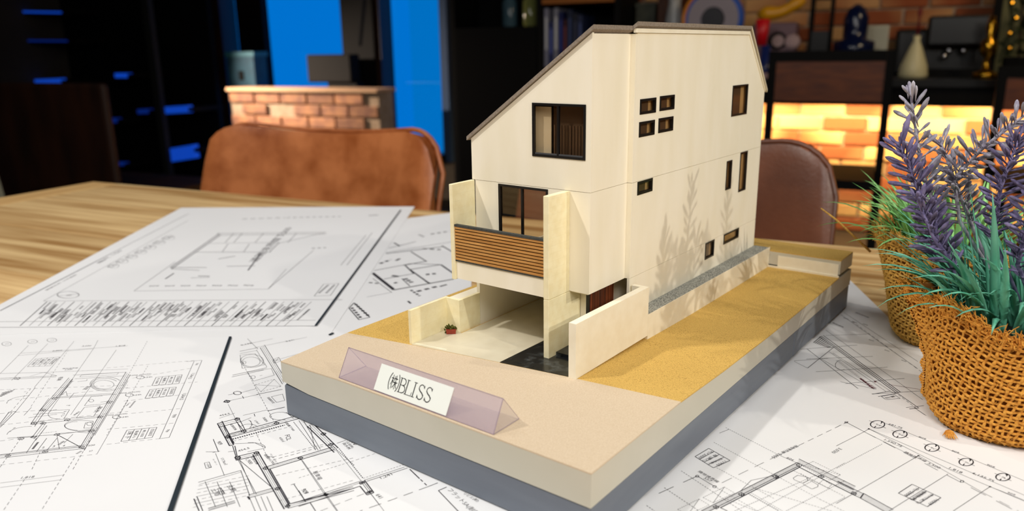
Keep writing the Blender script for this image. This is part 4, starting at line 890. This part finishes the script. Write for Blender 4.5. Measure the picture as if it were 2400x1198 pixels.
# windows
def window(pre, r, fw, mull=0, out=.0004):
    a0, a1, b0, b1 = r
    f = (lambda a, b, t: (a, yc+t, b)) if pre == 'f' else (lambda a, b, t: (xs-t, a, b))
    if pre == 'f': ln = lambda x0, x1, q0, q1, t0, t1: MB().box(x0, x1, yc+t0, yc+t1, q0, q1)
    else: ln = lambda x0, x1, q0, q1, t0, t1: MB().box(xs-t1, xs-t0, x0, x1, q0, q1)
    fr_ = MB()
    for (x0, x1, q0, q1) in ((a0-.0002, a0+fw, b0-.0002, b1+.0002), (a1-fw, a1+.0002, b0-.0002, b1+.0002), (a0+fw, a1-fw, b0-.0002, b0+fw), (a0+fw, a1-fw, b1-fw, b1+.0002)):
        m = ln(x0, x1, q0, q1, -out, .0012); fr_.add(m.v, m.f)
    o = fr_.build('window_frame', black, am_)
    if mull: am2 = a0+(a1-a0)*mull; ln(am2-fw*.5, am2+fw*.5, b0+fw, b1-fw, -out*.5, .0012).build('mullion', black, o) if False else None
    if mull:
        am2 = a0+(a1-a0)*mull; mb_ = ln(am2-fw*.55, am2+fw*.55, b0+fw, b1-fw, -out*.5, .0012); q_ = mb_.build('mullion', black, am_); q_.parent = o
        h = ln(a0+fw+.0004, a1-fw-.0004, b0+fw, b0+fw+.0008, -out*.3, .0011).build('sash_rail', M('sash_grey', (70, 72, 76), rough=.4), am_); h.parent = o
    p_ = ln(a0+fw, a1-fw, b0+fw, b1-fw, .0006, .0008).build('pane', glassw, am_); p_.parent = o
window('f', W3, .0011, .49); window('f', DR, .0011, .48)
for r in SW[:4]+MW[:1]: window('s', r, .0012)
for r in SW[4:]+MW[1:]+LW: window('s', r, .0009)
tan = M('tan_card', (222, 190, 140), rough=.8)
def back(y0, y1, z0, z1, m): MB().box(xs-.0030, xs-.0025, y0+.0040, y1+.0040, z0, z1).build('partition_card', m, am_)  # cards added close behind the panes to lighten the dark interior
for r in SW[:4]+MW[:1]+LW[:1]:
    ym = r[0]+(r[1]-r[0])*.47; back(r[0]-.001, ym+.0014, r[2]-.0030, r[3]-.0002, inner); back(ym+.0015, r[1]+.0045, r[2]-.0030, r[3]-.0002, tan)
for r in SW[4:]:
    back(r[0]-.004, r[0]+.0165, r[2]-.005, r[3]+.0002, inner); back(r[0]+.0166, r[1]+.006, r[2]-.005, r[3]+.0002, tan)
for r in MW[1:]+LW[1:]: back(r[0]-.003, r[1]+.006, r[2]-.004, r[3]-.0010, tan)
MB().box(-.1095, -.0960, yc+.004, yc+.0046, z2_+.0007, .1335).build('partition_card', card, am_)  # cream card added behind the pane, catches light for the bright left third
MB().box(-.0959, -.0700, yc+.0062, yc+.0068, z2_+.0007, .1400).build('partition_card', inner, am_)
# roof
k_ = (zt_-.1141)/(xc-xl); xr = xs+.0016; xr2 = xc+.0016; yf = yc-.0016
def rz(x, off): return .1141+(x-xl)*k_+off
def rpoly(P, off, f): return [(x, y, f(x, y)+off) for x, y in P]
hx = xs-.0425/k_*1.02
P1 = [(xl-.0022, yf), (xr2, yf), (xr2, yj-.0012), (xr, yj-.0012), (xr, ykk), (hx, yk+.0018), (xl-.0022, yk+.0018)]
f1 = lambda x, y: rz(x, 0); zz0 = rz(xr, 0); zz1 = rz(hx, 0)
P2 = [(xr, ykk), (xr, yk+.0018), (hx, yk+.0018)]
f2_ = lambda x, y: zz0-(y-ykk)*(zz0-zz1)/(yk+.0018-ykk)
MB().prism(rpoly(P1, .0004, f1), rpoly(P1, .0026, f1)).build('roof', roofm, am_); MB().prism(rpoly(P2, .0004, f2_), rpoly(P2, .0026, f2_)).build('roof', M('roof_rear', (206, 194, 168), rough=.85), am_)
MB().box(xs-.0012, xs+.0009, yj-.0006, ykk-.001, zt_+.0001, rz(xs, 0)+.0002).build('soffit', card, am_)
MB().prism([(xs-.0010, ykk-.0009, zt_+.0001), (xs+.0007, ykk-.0009, zt_+.0001), (xs+.0007, yk, .1310), (xs-.0010, yk, .1310)], [(xs-.0010, ykk-.0009, zt_+.0024), (xs+.0007, ykk-.0009, zt_+.0024), (xs+.0007, yk, .1330), (xs-.0010, yk, .1330)]).build('soffit', card, am_)
# fins, balcony, spandrel
MB().bbox(-.1503, -.1477, .0854, yc-.0001, .0338, .0900, .0002).build('fin_wall', finm, am_)
MB().bbox(-.0843, -.0808, .0854, yc-.0001, .0339, .0900, .0002).build('fin_wall', finm, am_)
MB().bbox(-.0843, -.0808, .0854, .1165, .0, .0337, .0002).build('pillar_wall', finm, am_)
MB().box(-.1476, -.0844, .0868, .0880, .0343, .0456).build('spandrel', cardw, am_)
MB().box(-.1476, -.0844, .0878, yc-.0001, .0342, .0356).build('balcony_floor', card, am_) if False else MB().box(-.1476, -.0844, .0881, yc-.0001, .0342, .0356).build('balcony_floor', card, am_)
MB().box(-.1476, -.0844, .0872, .0880, .0457, .0667).build('balcony_backing', black, am_)
MB().box(-.1477, -.0843, .0860, .0884, .0656, .0668).build('balcony_cap', capm, am_); MB().box(-.1476, -.0844, .0862, .0880, .0449, .0457).build('balcony_cap', capm, am_)
sm = MB().box(-.0316, .0316, -.0009, 0, -.00062, .00062); sme = bpy.data.meshes.new('slat'); sme.from_pydata(sm.v, [], sm.f); sme.materials.append(slatm)
for k in range(11): place('slat', sme, am_, (-.1160, .08715, .0457+.00184*(k+.42)))
# carport inner walls
MB().box(-.1490, -.1467, .1061, .3400, 0, .0330).build('carport_wall', cardw, am_); MB().box(-.1466, -.0700, .28, .2812, 0.0004, .0330).build('carport_wall', cardw, am_)
MB().box(-.0808, -.0770, .1166, .2799, .0004, .0330).build('inner_wall', cardw, am_)
# entrance
for k in range(9): y0 = .1175+k*.00295; MB().box(-.0770, -.0752, y0, y0+.00275, .0023, .0335).build('door_slat', doorm, am_)
MB().box(-.0770, -.0750, .1166, .1173, .0023, .0338).build('door_frame', black, am_)
# garden walls
MB().box(-.0587, -.0544, .0716, .1485, 0, .0300).build('garden_wall', card, am_); MB().box(-.0640, -.0588, .1455, .1485, 0, .0300).build('garden_wall', card, am_)
MB().slab([(-.1591, .0571), (-.1571, .0571), (-.1571, .0870), (-.1467, .0870), (-.1467, .1059), (-.1487, .1059), (-.1487, .0890), (-.1591, .0890)], 0, .0205).build('garden_wall', finm, am_)
MB().slab([(-.1571, .0891), (-.1488, .0891), (-.1488, .1400), (-.1571, .1400)], 0, .0200).build('garden_wall', cardw, am_)
# gravel strip
MB().slab([(xs+.0002, .1486), (-.0545, .1486), (-.0530, yr-.001), (xs+.0002, yr-.001)], .0105, .0128).build('gravel_strip', gravel, am_)
MB().slab([(-.0582, .1486), (-.0544, .1486), (-.0529, yr-.0001), (-.0570, yr-.0001)], -.0034, .01049).build('kerb_wall', card, am_)
MB().slab([(-.0546, .1486), (-.0544, .1486), (-.0529, yr-.0001), (-.0531, yr-.0001)], .0105, .0131).build('kerb_edge', card, am_)
# tiny planter at the carport wall
MB().prism([(-.1512, .0800, .0005), (-.1472, .0836, .0005), (-.1482, .0847, .0005), (-.1522, .0811, .0005)], [(-.1514, .0798, .0034), (-.1468, .0838, .0034), (-.1481, .0852, .0034), (-.1527, .0812, .0034)]).build('flower_box', terr, am_)
fb = am_.children[-1] if False else [o for o in am_.children if o.name.startswith('flower_box')][0]
mm = MB()
rr3 = random.Random(5)
for k in range(70):
    q = rr3.random(); c = Vector((-.1525+.0045*q+rr3.uniform(-.0016, .0008), .0808+.0036*q+rr3.uniform(-.001, .001), .0030+rr3.uniform(0, .0035)*(1-.5*q)-(.0022 if q < .12 else 0)))
    s = rr3.uniform(.0004, .0009); mm.add([c+Vector(v)*s for v in ((1, 0, 0), (-1, 0, .3), (0, 1, 0), (0, -1, .2), (0, 0, 1), (.2, 0, -1))], [(0, 2, 4), (2, 1, 4), (1, 3, 4), (3, 0, 4), (2, 0, 5), (1, 2, 5), (3, 1, 5), (0, 3, 5)])
mo = mm.build('foliage', moss, am_); mo['kind'] = 'stuff'; mo.parent = fb
fb['label'] = 'terracotta flower box with green foliage'

# ================================================================== NAME SIGN (clear prism with a label)
sg = thing('name_sign', 'clear folded plastic name sign with a white lettered card, standing on the beige road paper', 'sign', (-.103, .0108, .0002))
x0, x1 = -.1548, -.0513; ya, yb, ym, zr = .0014, .0200, .0092, .0142
zf = lambda x: .0002+ztop(x, .01)
def acetate(name, col, amt, gl):
    m = clear(name, (1, 1, 1, 1), gl, .15, ior=1.18); n = m.node_tree.nodes; L = m.node_tree.links; o = n['Material Output']; mx = n['Mix Shader']
    d = n.new('ShaderNodeBsdfDiffuse'); d.inputs[0].default_value = lin(col); x = n.new('ShaderNodeMixShader'); x.inputs[0].default_value = amt
    L.new(mx.outputs[0], x.inputs[1]); L.new(d.outputs[0], x.inputs[2]); L.new(x.outputs[0], o.inputs[0]); return m
acr = acetate('lilac_acetate', (204, 188, 206), .30, .0); acr2 = acetate('clear_acetate', (224, 214, 220), .12, .0)
def pane(name, a, b, c, d, m, th=.0004):
    a, b, c, d = map(Vector, (a, b, c, d)); n = (b-a).cross(d-a).normalized()*-th
    return MB().prism([a, b, c, d], [a+n, b+n, c+n, d+n]).build(name, m, sg)
za, zb2 = zf(x0), zf(x1)
pane('front_panel', (x0, ya, za), (x1, ya, zb2), (x1-.0005, ym, zr), (x0, ym, zr), acr)
pane('rear_panel', (x1, yb, zb2), (x0, yb, za), (x0, ym+.0005, zr), (x1-.0005, ym+.0005, zr), acr2)
pane('base_panel', (x0, ya+.0003, za), (x1, ya+.0003, zb2), (x1, yb, zb2), (x0, yb, za), acr2, .0003)
def tri(a, b, c): a, b, c = map(Vector, (a, b, c)); n = (b-a).cross(c-a).normalized()*.0003; MB().prism([a, b, c], [a+n, b+n, c+n]).build('end_panel', acr2, sg)
tri((x0, ya, za), (x0, ym, zr), (x0, yb, za)); tri((x1, ya, zb2), (x1, yb, zb2), (x1-.0005, ym, zr))
edm = M('acetate_edge', (150, 132, 150), rough=.25)
for A, B in (((x0, ya, za), (x1, ya, zb2)), ((x0, ym, zr), (x1-.0005, ym, zr)), ((x0, ya, za), (x0, ym, zr)), ((x1, ya, zb2), (x1-.0005, ym, zr)), ((x0, ym, zr), (x0, yb, za)), ((x1-.0005, ym, zr), (x1, yb, zb2)), ((x1, ya, zb2), (x1, yb, zb2)), ((x0, ya, za), (x0, yb, za))):
    MB().tube([Vector(A)+Vector((0, 0, .0001)), Vector(B)+Vector((0, 0, .0001))], .00013, 5).build('folded_edge', edm, sg)
# label card on the front panel
e = Vector((1, 0, 0)); sl = Vector((0, ym-ya, zr-za)); Ls = sl.length; sl /= Ls; nn = e.cross(sl).normalized()
def lp(x, s, o=0): return Vector((x, ya, za))+sl*s-Vector((0, 0, 0))+nn*o
def fr_label(u, v):     # intersection with the front panel plane
    d = ray(u, v); P0 = Vector((x0, ya, za)); t = (P0-CAM).dot(nn)/d.dot(nn); q = CAM+d*t; return q.x, (q-P0).dot(sl)
lx0 = (fr_label(895, 856)[0]+fr_label(877, 910)[0])/2; lx1 = (fr_label(1064, 914)[0]+fr_label(1046, 973)[0])/2
s0, s1 = .0006, Ls*.86
sgn = 1 if nn.y < 0 else -1
def L3(x, s, o): return lp(x, s, sgn*o)
lab = MB().prism([L3(lx0, s0, .0001), L3(lx1, s0, .0001), L3(lx1, s1, .0001), L3(lx0, s1, .0001)], [L3(lx0, s0, .0003), L3(lx1, s0, .0003), L3(lx1, s1, .0003), L3(lx0, s1, .0003)]).build('label_card', M('label_white', (236, 240, 234), rough=.6), sg)
lt = MB()
LW_ = lx1-lx0; LH = s1-s0
def lq(x, y): return L3(lx0+LW_*x, s0+LH*y, .00036)
def pl(pts, w, ox, oy, sx, sy):
    P = [(ox+x*sx, oy+y*sy) for x, y in pts]
    for (ax, ay), (bx, by) in zip(P, P[1:]):
        dx, dy = (bx-ax)*LW_, (by-ay)*LH; l = math.hypot(dx, dy) or 1; nx, ny = -dy/l*w/2, dx/l*w/2; ex, ey = dx/l*w*.3, dy/l*w*.3
        lt.quad(lq(ax-(nx+ex)/LW_, ay-(ny+ey)/LH), lq(bx-(nx-ex)/LW_, by-(ny-ey)/LH), lq(bx+(nx+ex)/LW_, by+(ny+ey)/LH), lq(ax+(nx-ex)/LW_, ay+(ny-ey)/LH))
def arc(cx, cy, rx, ry, a0, a1, n=10): return [(cx+rx*math.cos(math.radians(a0+(a1-a0)*k/n)), cy+ry*math.sin(math.radians(a0+(a1-a0)*k/n))) for k in range(n+1)]
hx_, oy = .065, .22; SY = .52; TK, TN = .00056, .00030
def serif(pts, w, ox, sx): pl(pts, w, ox, oy, sx, SY)
ox = .322; sx = .095
serif([(.12, 0), (.12, 1)], TK, ox, sx); serif([(-.05, 0), (.5, 0)], TN, ox, sx); serif([(-.05, 1), (.45, 1)], TN, ox, sx); serif([(.12, .52), (.5, .52)], TN, ox, sx)
serif(arc(.45, .76, .36, .24, 90, -90), TK*.8, ox, sx); serif(arc(.5, .26, .42, .26, 90, -90), TK*.8, ox, sx)
ox = .415
serif([(.12, 0), (.12, 1)], TK, ox, sx); serif([(-.05, 1), (.36, 1)], TN, ox, sx); serif([(-.05, 0), (.9, 0), (.95, .26)], TN, ox, sx)
ox = .508
serif([(.2, 0), (.2, 1)], TK, ox, sx); serif([(0, 0), (.42, 0)], TN, ox, sx); serif([(0, 1), (.42, 1)], TN, ox, sx)
for ox in (.575, .677):
    serif(arc(.45, .76, .34, .24, 20, 200), TN*1.4, ox, sx); serif([(.13, .68), (.3, .56), (.62, .45), (.84, .3)], TK, ox, sx); serif(arc(.47, .26, .38, .27, 20, -160), TN*1.6, ox, sx); serif([(.8, .98), (.8, .78)], TN, ox, sx); serif([(.08, .02), (.08, .24)], TN, ox, sx)
vs, fs = text_polys('株'); hmax = max(y for x, y in vs); hmin = min(y for x, y in vs)
lt.add([lq(.196+.094*x, .24+(y-hmin)/(hmax-hmin)*.52) for x, y in vs], fs)
pl(arc(.235, .5, .065, .40, 130, 230), TK*.8, 0, 0, 1, 1); pl(arc(.246, .5, .065, .40, 50, -50), TK*.8, 0, 0, 1, 1)
to = lt.build('lettering', M('black_print', (14, 14, 18), rough=.5), sg); to.parent = lab

# ================================================================== LAVENDER POTS
def leaf_mesh(name, L, wd, bend, mat, seg=8, fold=.3):
    mb = MB(); vs = []; x = z = 0; ang = 0
    for k in range(seg+1):
        q = k/seg; w_ = wd*(math.sin(math.pi*min(1, q*.62+.19))**.8)*(1-q**3)+1e-5
        ca, sa = math.cos(ang), math.sin(ang); up = (ca, -sa)       # normal in x,z
        vs += [(x, -w_/2, z), (x-up[0]*w_*fold*-.35*1, 0, z+up[1]*w_*fold*.35), (x, w_/2, z), (x-up[0]*w_*fold*.2, 0, z+sa*w_*.2)]
        x += math.sin(ang)*L/seg; z += math.cos(ang)*L/seg; ang += bend/seg
    fs = []
    for k in range(seg):
        for i in range(4): a = k*4+i; b = k*4+(i+1) % 4; fs.append((a, b, b+4, a+4))
    fs += [(3, 2, 1, 0), tuple(range(seg*4, seg*4+4))]
    mb.add(vs, fs); me = bpy.data.meshes.new(name); me.from_pydata(mb.v, [], mb.f); me.materials.append(mat)
    me.polygons.foreach_set('use_smooth', [True]*len(me.polygons)); return me
def floret_mesh(mat, L=.0095, r=.00095):
    mb = MB(); prof = [(.0003, 0), (.0004, .3*L), (r*.8, .55*L), (r, .75*L), (r*.7, .93*L), (.0002, L)]
    mb.lathe(prof, (0, 0, 0), 5); mb.lathe([(a*.7, b*.7) for a, b in prof], (.0012, 0, .001), 4)
    me = bpy.data.meshes.new('floret'); me.from_pydata(mb.v, [], mb.f); me.materials.append(mat); me.polygons.foreach_set('use_smooth', [True]*len(me.polygons)); return me
def dir_rot(d): return Vector(d).to_track_quat('Z', 'Y').to_euler()
def spike(par, pts, n, mat, mstem, rnd_, spread=1.0, sc=1.0, L0=0.0):
    pts = [Vector(p) for p in pts]
    def at(q):
        q = q*(len(pts)-1); i = min(int(q), len(pts)-2); return pts[i].lerp(pts[i+1], q-i), (pts[i+1]-pts[i]).normalized()
    st_ = MB().tube(pts, [.0011]*(len(pts)-1)+[.0006], 6).build('flower_spike', mstem, par, True)
    fm = floret_mesh(mat)
    for k in range(n):
        q = L0+(1-L0)*(k+.5)/n; p, t = at(q); ph = k*2.399+rnd_.uniform(-.3, .3)
        s = t.cross(Vector((0, 0, 1))); s = s.normalized() if s.length > .1 else Vector((1, 0, 0)); s2 = t.cross(s)
        open_ = spread*(1.05-.75*max(0, (q-.75)/.25)); d = t*.62+(s*math.cos(ph)+s2*math.sin(ph))*open_*1.35
        z_ = sc*rnd_.uniform(.8, 1.25); fo = place('floret', fm, par, p, dir_rot(d), (z_, z_, z_*rnd_.uniform(.9, 1.3))); fo.parent = st_
    return st_
def burlap_pot(par, c, r0, r1, h, mat, rnd_, pitch=.0031, lean=0, flare=None):
    cx, cy, cz = c
    def rad(th, q):
        base = r0+(r1-r0)*q; base *= 1+.03*math.sin(3*th+1)+.02*math.sin(5*th+2*q)
        if q < .1: base -= .004*(1-q/.1)**2
        if flare: base += flare(th, q)
        return base
    def topz(th): return h*(1+.06*math.sin(th*2+.6)+.03*math.sin(5*th)) + (.0)
    def P(th, q, off): r = rad(th, q)+off; return Vector((cx+r*math.cos(th), cy+r*math.sin(th), cz+topz(th)*q+.0008))
    # liner
    mb = MB(); nth, nq = 64, 14; vs = [P(k*2*math.pi/nth, j/nq*.97, -.0016) for j in range(nq+1) for k in range(nth)]
    fs = [(j*nth+k, j*nth+(k+1) % nth, (j+1)*nth+(k+1) % nth, (j+1)*nth+k) for j in range(nq) for k in range(nth)]+[tuple(range(nth-1, -1, -1))]
    mb.add(vs, fs); o = mb.build('pot_liner', burin, par, True); s_ = o.modifiers.new('s', 'SOLIDIFY'); s_.thickness = .0012; s_.offset = -1
    # woven yarn
    mb = MB(); circ = 2*math.pi*(r0+r1)/2; nw = int(circ/pitch/2)*2; nr = int(h/(pitch*.82)); yr_ = pitch*.245
    sk = .9
    for j in range(nr+1):
        q = j/nr*.97; pts = []
        M_ = nw*2
        for k in range(M_+1):
            th = k*2*math.pi/M_; ov = math.cos(math.pi*(k/2+j)); wob = .0004*math.sin(th*7+j)+.0003*math.sin(th*17+j*2)
            pts.append(P(th+sk*q*.0, min(1, q+.02*math.sin(th*2+.5))+wob/h, .0006+.0007*ov))
        mb.tube(pts, yr_*rnd_.uniform(.85, 1.15), 4, False)
    for i in range(nw):
        th0 = i*2*math.pi/nw; pts = []
        for j in range(nr*2+1):
            q = j/(nr*2)*.99; ov = -math.cos(math.pi*(i+j/2)); pts.append(P(th0+sk*q*.35+.01*math.sin(j*.7+i), q, .0006+.0007*ov))
        mb.tube(pts, yr_*rnd_.uniform(.85, 1.2), 4, False)
    o = mb.build('burlap_wrap', mat, par, True)
    # frayed rim: tufts of fibre
    mb = MB()
    for k in range(1500):
        th = rnd_.uniform(0, 2*math.pi); q = rnd_.uniform(.86, 1.0); p = P(th, q, rnd_.uniform(-.001, .0018)); clump = math.sin(th*23)*.5
        d = Vector((math.cos(th+clump), math.sin(th+clump), 0))*rnd_.uniform(-.2, .9)+Vector((-math.sin(th), math.cos(th), 0))*rnd_.uniform(-.9, .9)+Vector((0, 0, rnd_.uniform(.0, 1.2)))
        L = rnd_.uniform(.003, .0085)*(.6+.4*q); d.normalize(); p2 = p+d*L*.5+Vector((0, 0, .0006)); p3 = p+d*L-Vector((0, 0, rnd_.uniform(0, .0015)))
        mb.tube([p, p2, p3], [.00032, .00028, .00012], 3, False)
    for k in range(420):      # loose hairs on the wrap
        th = rnd_.uniform(0, 2*math.pi); q = rnd_.uniform(.02, .95); p = P(th, q, .0014); d = Vector((math.cos(th), math.sin(th), 0))*.5+Vector((-math.sin(th), math.cos(th), 0))*rnd_.uniform(-1, 1)+Vector((0, 0, rnd_.uniform(-1, 1)))
        d.normalize(); mb.tube([p, p+d*.0016, p+d*.003+Vector((0, 0, .0006))], [.00013, .0001, .00006], 3, False)
    o = mb.build('frayed_rim', mat, par); o['kind'] = 'stuff'
    MB().lathe([(r1*.0+.001, h*.80), (r1*.90, h*.80), (r1*.90, h*.82), (r1*.5, h*.86), (.001, h*.88)], (cx, cy, cz), 24).build('soil', soil, par, True)
    # seam fold
    return P
rA = random.Random(11)
PC = Vector((.1195, .2335, zA+.0009)); PH = .066
def flareA(th, q):
    d = abs((th-math.radians(182)+math.pi) % (2*math.pi)-math.pi); return .012*math.exp(-(d/.22)**2)*max(0, q-.35)**1.3*2.2
lv = thing('lavender_pot', 'artificial lavender in an orange burlap wrapped pot, nearest the camera', 'plant', PC)
PF = burlap_pot(lv, PC, .0385, .0440, PH, burlap, rA, flare=flareA)
mb = MB()
for k in range(46):       # the folded seam and its tuft
    q = k/45; p = PF(math.radians(183), q*.98, .002); p2 = PF(math.radians(176), q*.98, .003+.0015*math.sin(k)); mb.tube([p, (p+p2)/2+Vector((-.0012, -.0004, 0)), p2], .0007, 4, False)
for k in range(40):
    p = Vector((.0985, .1985, PC.z+.001)); d = Vector((rA.uniform(-.1, .5), -1+rA.uniform(-.2, .2), 0)).normalized(); d.rotate(Matrix.Rotation(rA.uniform(-.25, .25), 3, 'Z')); mb.tube([p, p+d*.004+Vector((0, 0, .0012)), p+d*rA.uniform(.006, .011)], [.0004, .0003, .00015], 3, False)
o = mb.build('seam_fringe', burlap, lv); o['kind'] = 'stuff'
lms = [leaf_mesh('leaf', rA.uniform(.056, .078), rA.uniform(.0042, .0062), b, leafm) for b in (.2, .6, .9, 1.2, 1.5, 1.8, 2.1)]
root = PC+Vector((0, 0, PH*.82))
for k in range(175):
    th = rA.uniform(0, 2*math.pi); rr = rA.uniform(0, 1)**.6*.031; tilt = rr/.031*rA.uniform(.1, .62); me = rA.choice(lms)
    s = rA.uniform(.65, 1.1)
    p = root+Vector((rr*math.cos(th), rr*math.sin(th), -.002)); th2 = th+rA.uniform(-.5, .5)
    place('leaf', me, lv, p, (0, tilt, th2), (s, s, s))
for k in range(26):       # long arching leaves at the left
    th = math.radians(rA.uniform(150, 245)); p = root+Vector((.024*math.cos(th), .024*math.sin(th), -.002)); s = rA.uniform(.9, 1.15)
    place('leaf', rA.choice(lms[1:5]), lv, p, (0, rA.uniform(.2, .55), th+rA.uniform(-.2, .2)), (s, s, s))
def yp(u, v, y): return ony(u, v, y)
R0 = root
sp = [([R0+Vector((-.012, 0, 0)), yp(2205, 520, .235), yp(2160, 400, .240), yp(2135, 225, .243)], 44, grey_l, .8, 1.15, .40),
      ([R0+Vector((-.014, -.01, 0)), yp(2215, 600, .215), yp(2165, 480, .212), yp(2112, 345, .210)], 72, purp, .75, 1.2, .30),
      ([R0+Vector((0, .01, 0)), yp(2250, 520, .245), yp(2235, 420, .245), yp(2300, 350, .240), yp(2420, 255, .232)], 66, grey_l, .95, 1.15, .38),
      ([R0+Vector((.006, -.004, 0)), yp(2330, 560, .225), yp(2345, 440, .225), yp(2385, 330, .225)], 60, purp, .85, 1.1, .32),
      ([R0+Vector((.012, -.006, 0)), yp(2385, 620, .215), yp(2410, 520, .212), yp(2440, 390, .21)], 50, purp, .8, 1.1, .25),
      ([R0+Vector((-.004, .012, 0)), yp(2290, 560, .25), yp(2255, 470, .252), yp(2205, 335, .255)], 46, grey_l, .9, 1.1, .45),
      ([R0+Vector((-.01, -.012, 0)), yp(2250, 640, .205), yp(2190, 560, .202), yp(2150, 470, .20)], 30, purp, .8, 1.05, .35)]
for pts, n_, m_, spr, sc_, l0 in sp: spike(lv, pts, n_, m_, m_, rA, spr, sc_, l0)

rB = random.Random(23)
PC2 = Vector((.0705, .350, zA+.0009)); PH2 = .073
lv2 = thing('lavender_pot', 'green grass plant in an ochre burlap pot, behind the front lavender pot', 'plant', PC2)
def flareB(th, q):
    d = abs((th-math.radians(185)+math.pi) % (2*math.pi)-math.pi); return .006*math.exp(-(d/.3)**2)*max(0, q-.5)*1.5
PF2 = burlap_pot(lv2, PC2, .0330, .0480, PH2, burlap2, rB, flare=flareB)
pA = yp(2040, 590, .345); mbx = MB().tube([pA, pA+(yp(1960, 515, .33)-pA), yp(1924, 488, .33)], [.0009, .0007, .0005], 5)
mbx.build('loose_thread', burlap2, lv2, True)
lms2 = [leaf_mesh('leaf', rB.uniform(.045, .062), rB.uniform(.0035, .0050), b, leafg) for b in (.3, .7, 1.0, 1.4, 1.8)]
root2 = PC2+Vector((0, 0, PH2*.84))
for k in range(130):
    th = rB.uniform(0, 2*math.pi) if k < 70 else math.radians(rB.uniform(130, 250)); rr = rB.uniform(.2, 1)**.6*.036; s = rB.uniform(.7, 1.1)
    place('leaf', rB.choice(lms2), lv2, root2+Vector((rr*math.cos(th), rr*math.sin(th), -.002)), (0, rr/.036*rB.uniform(.1, .8), th+rB.uniform(-.4, .4)), (s, s, s))

for o in list(bpy.data.objects):
    if '_w' in o: del o['_w']
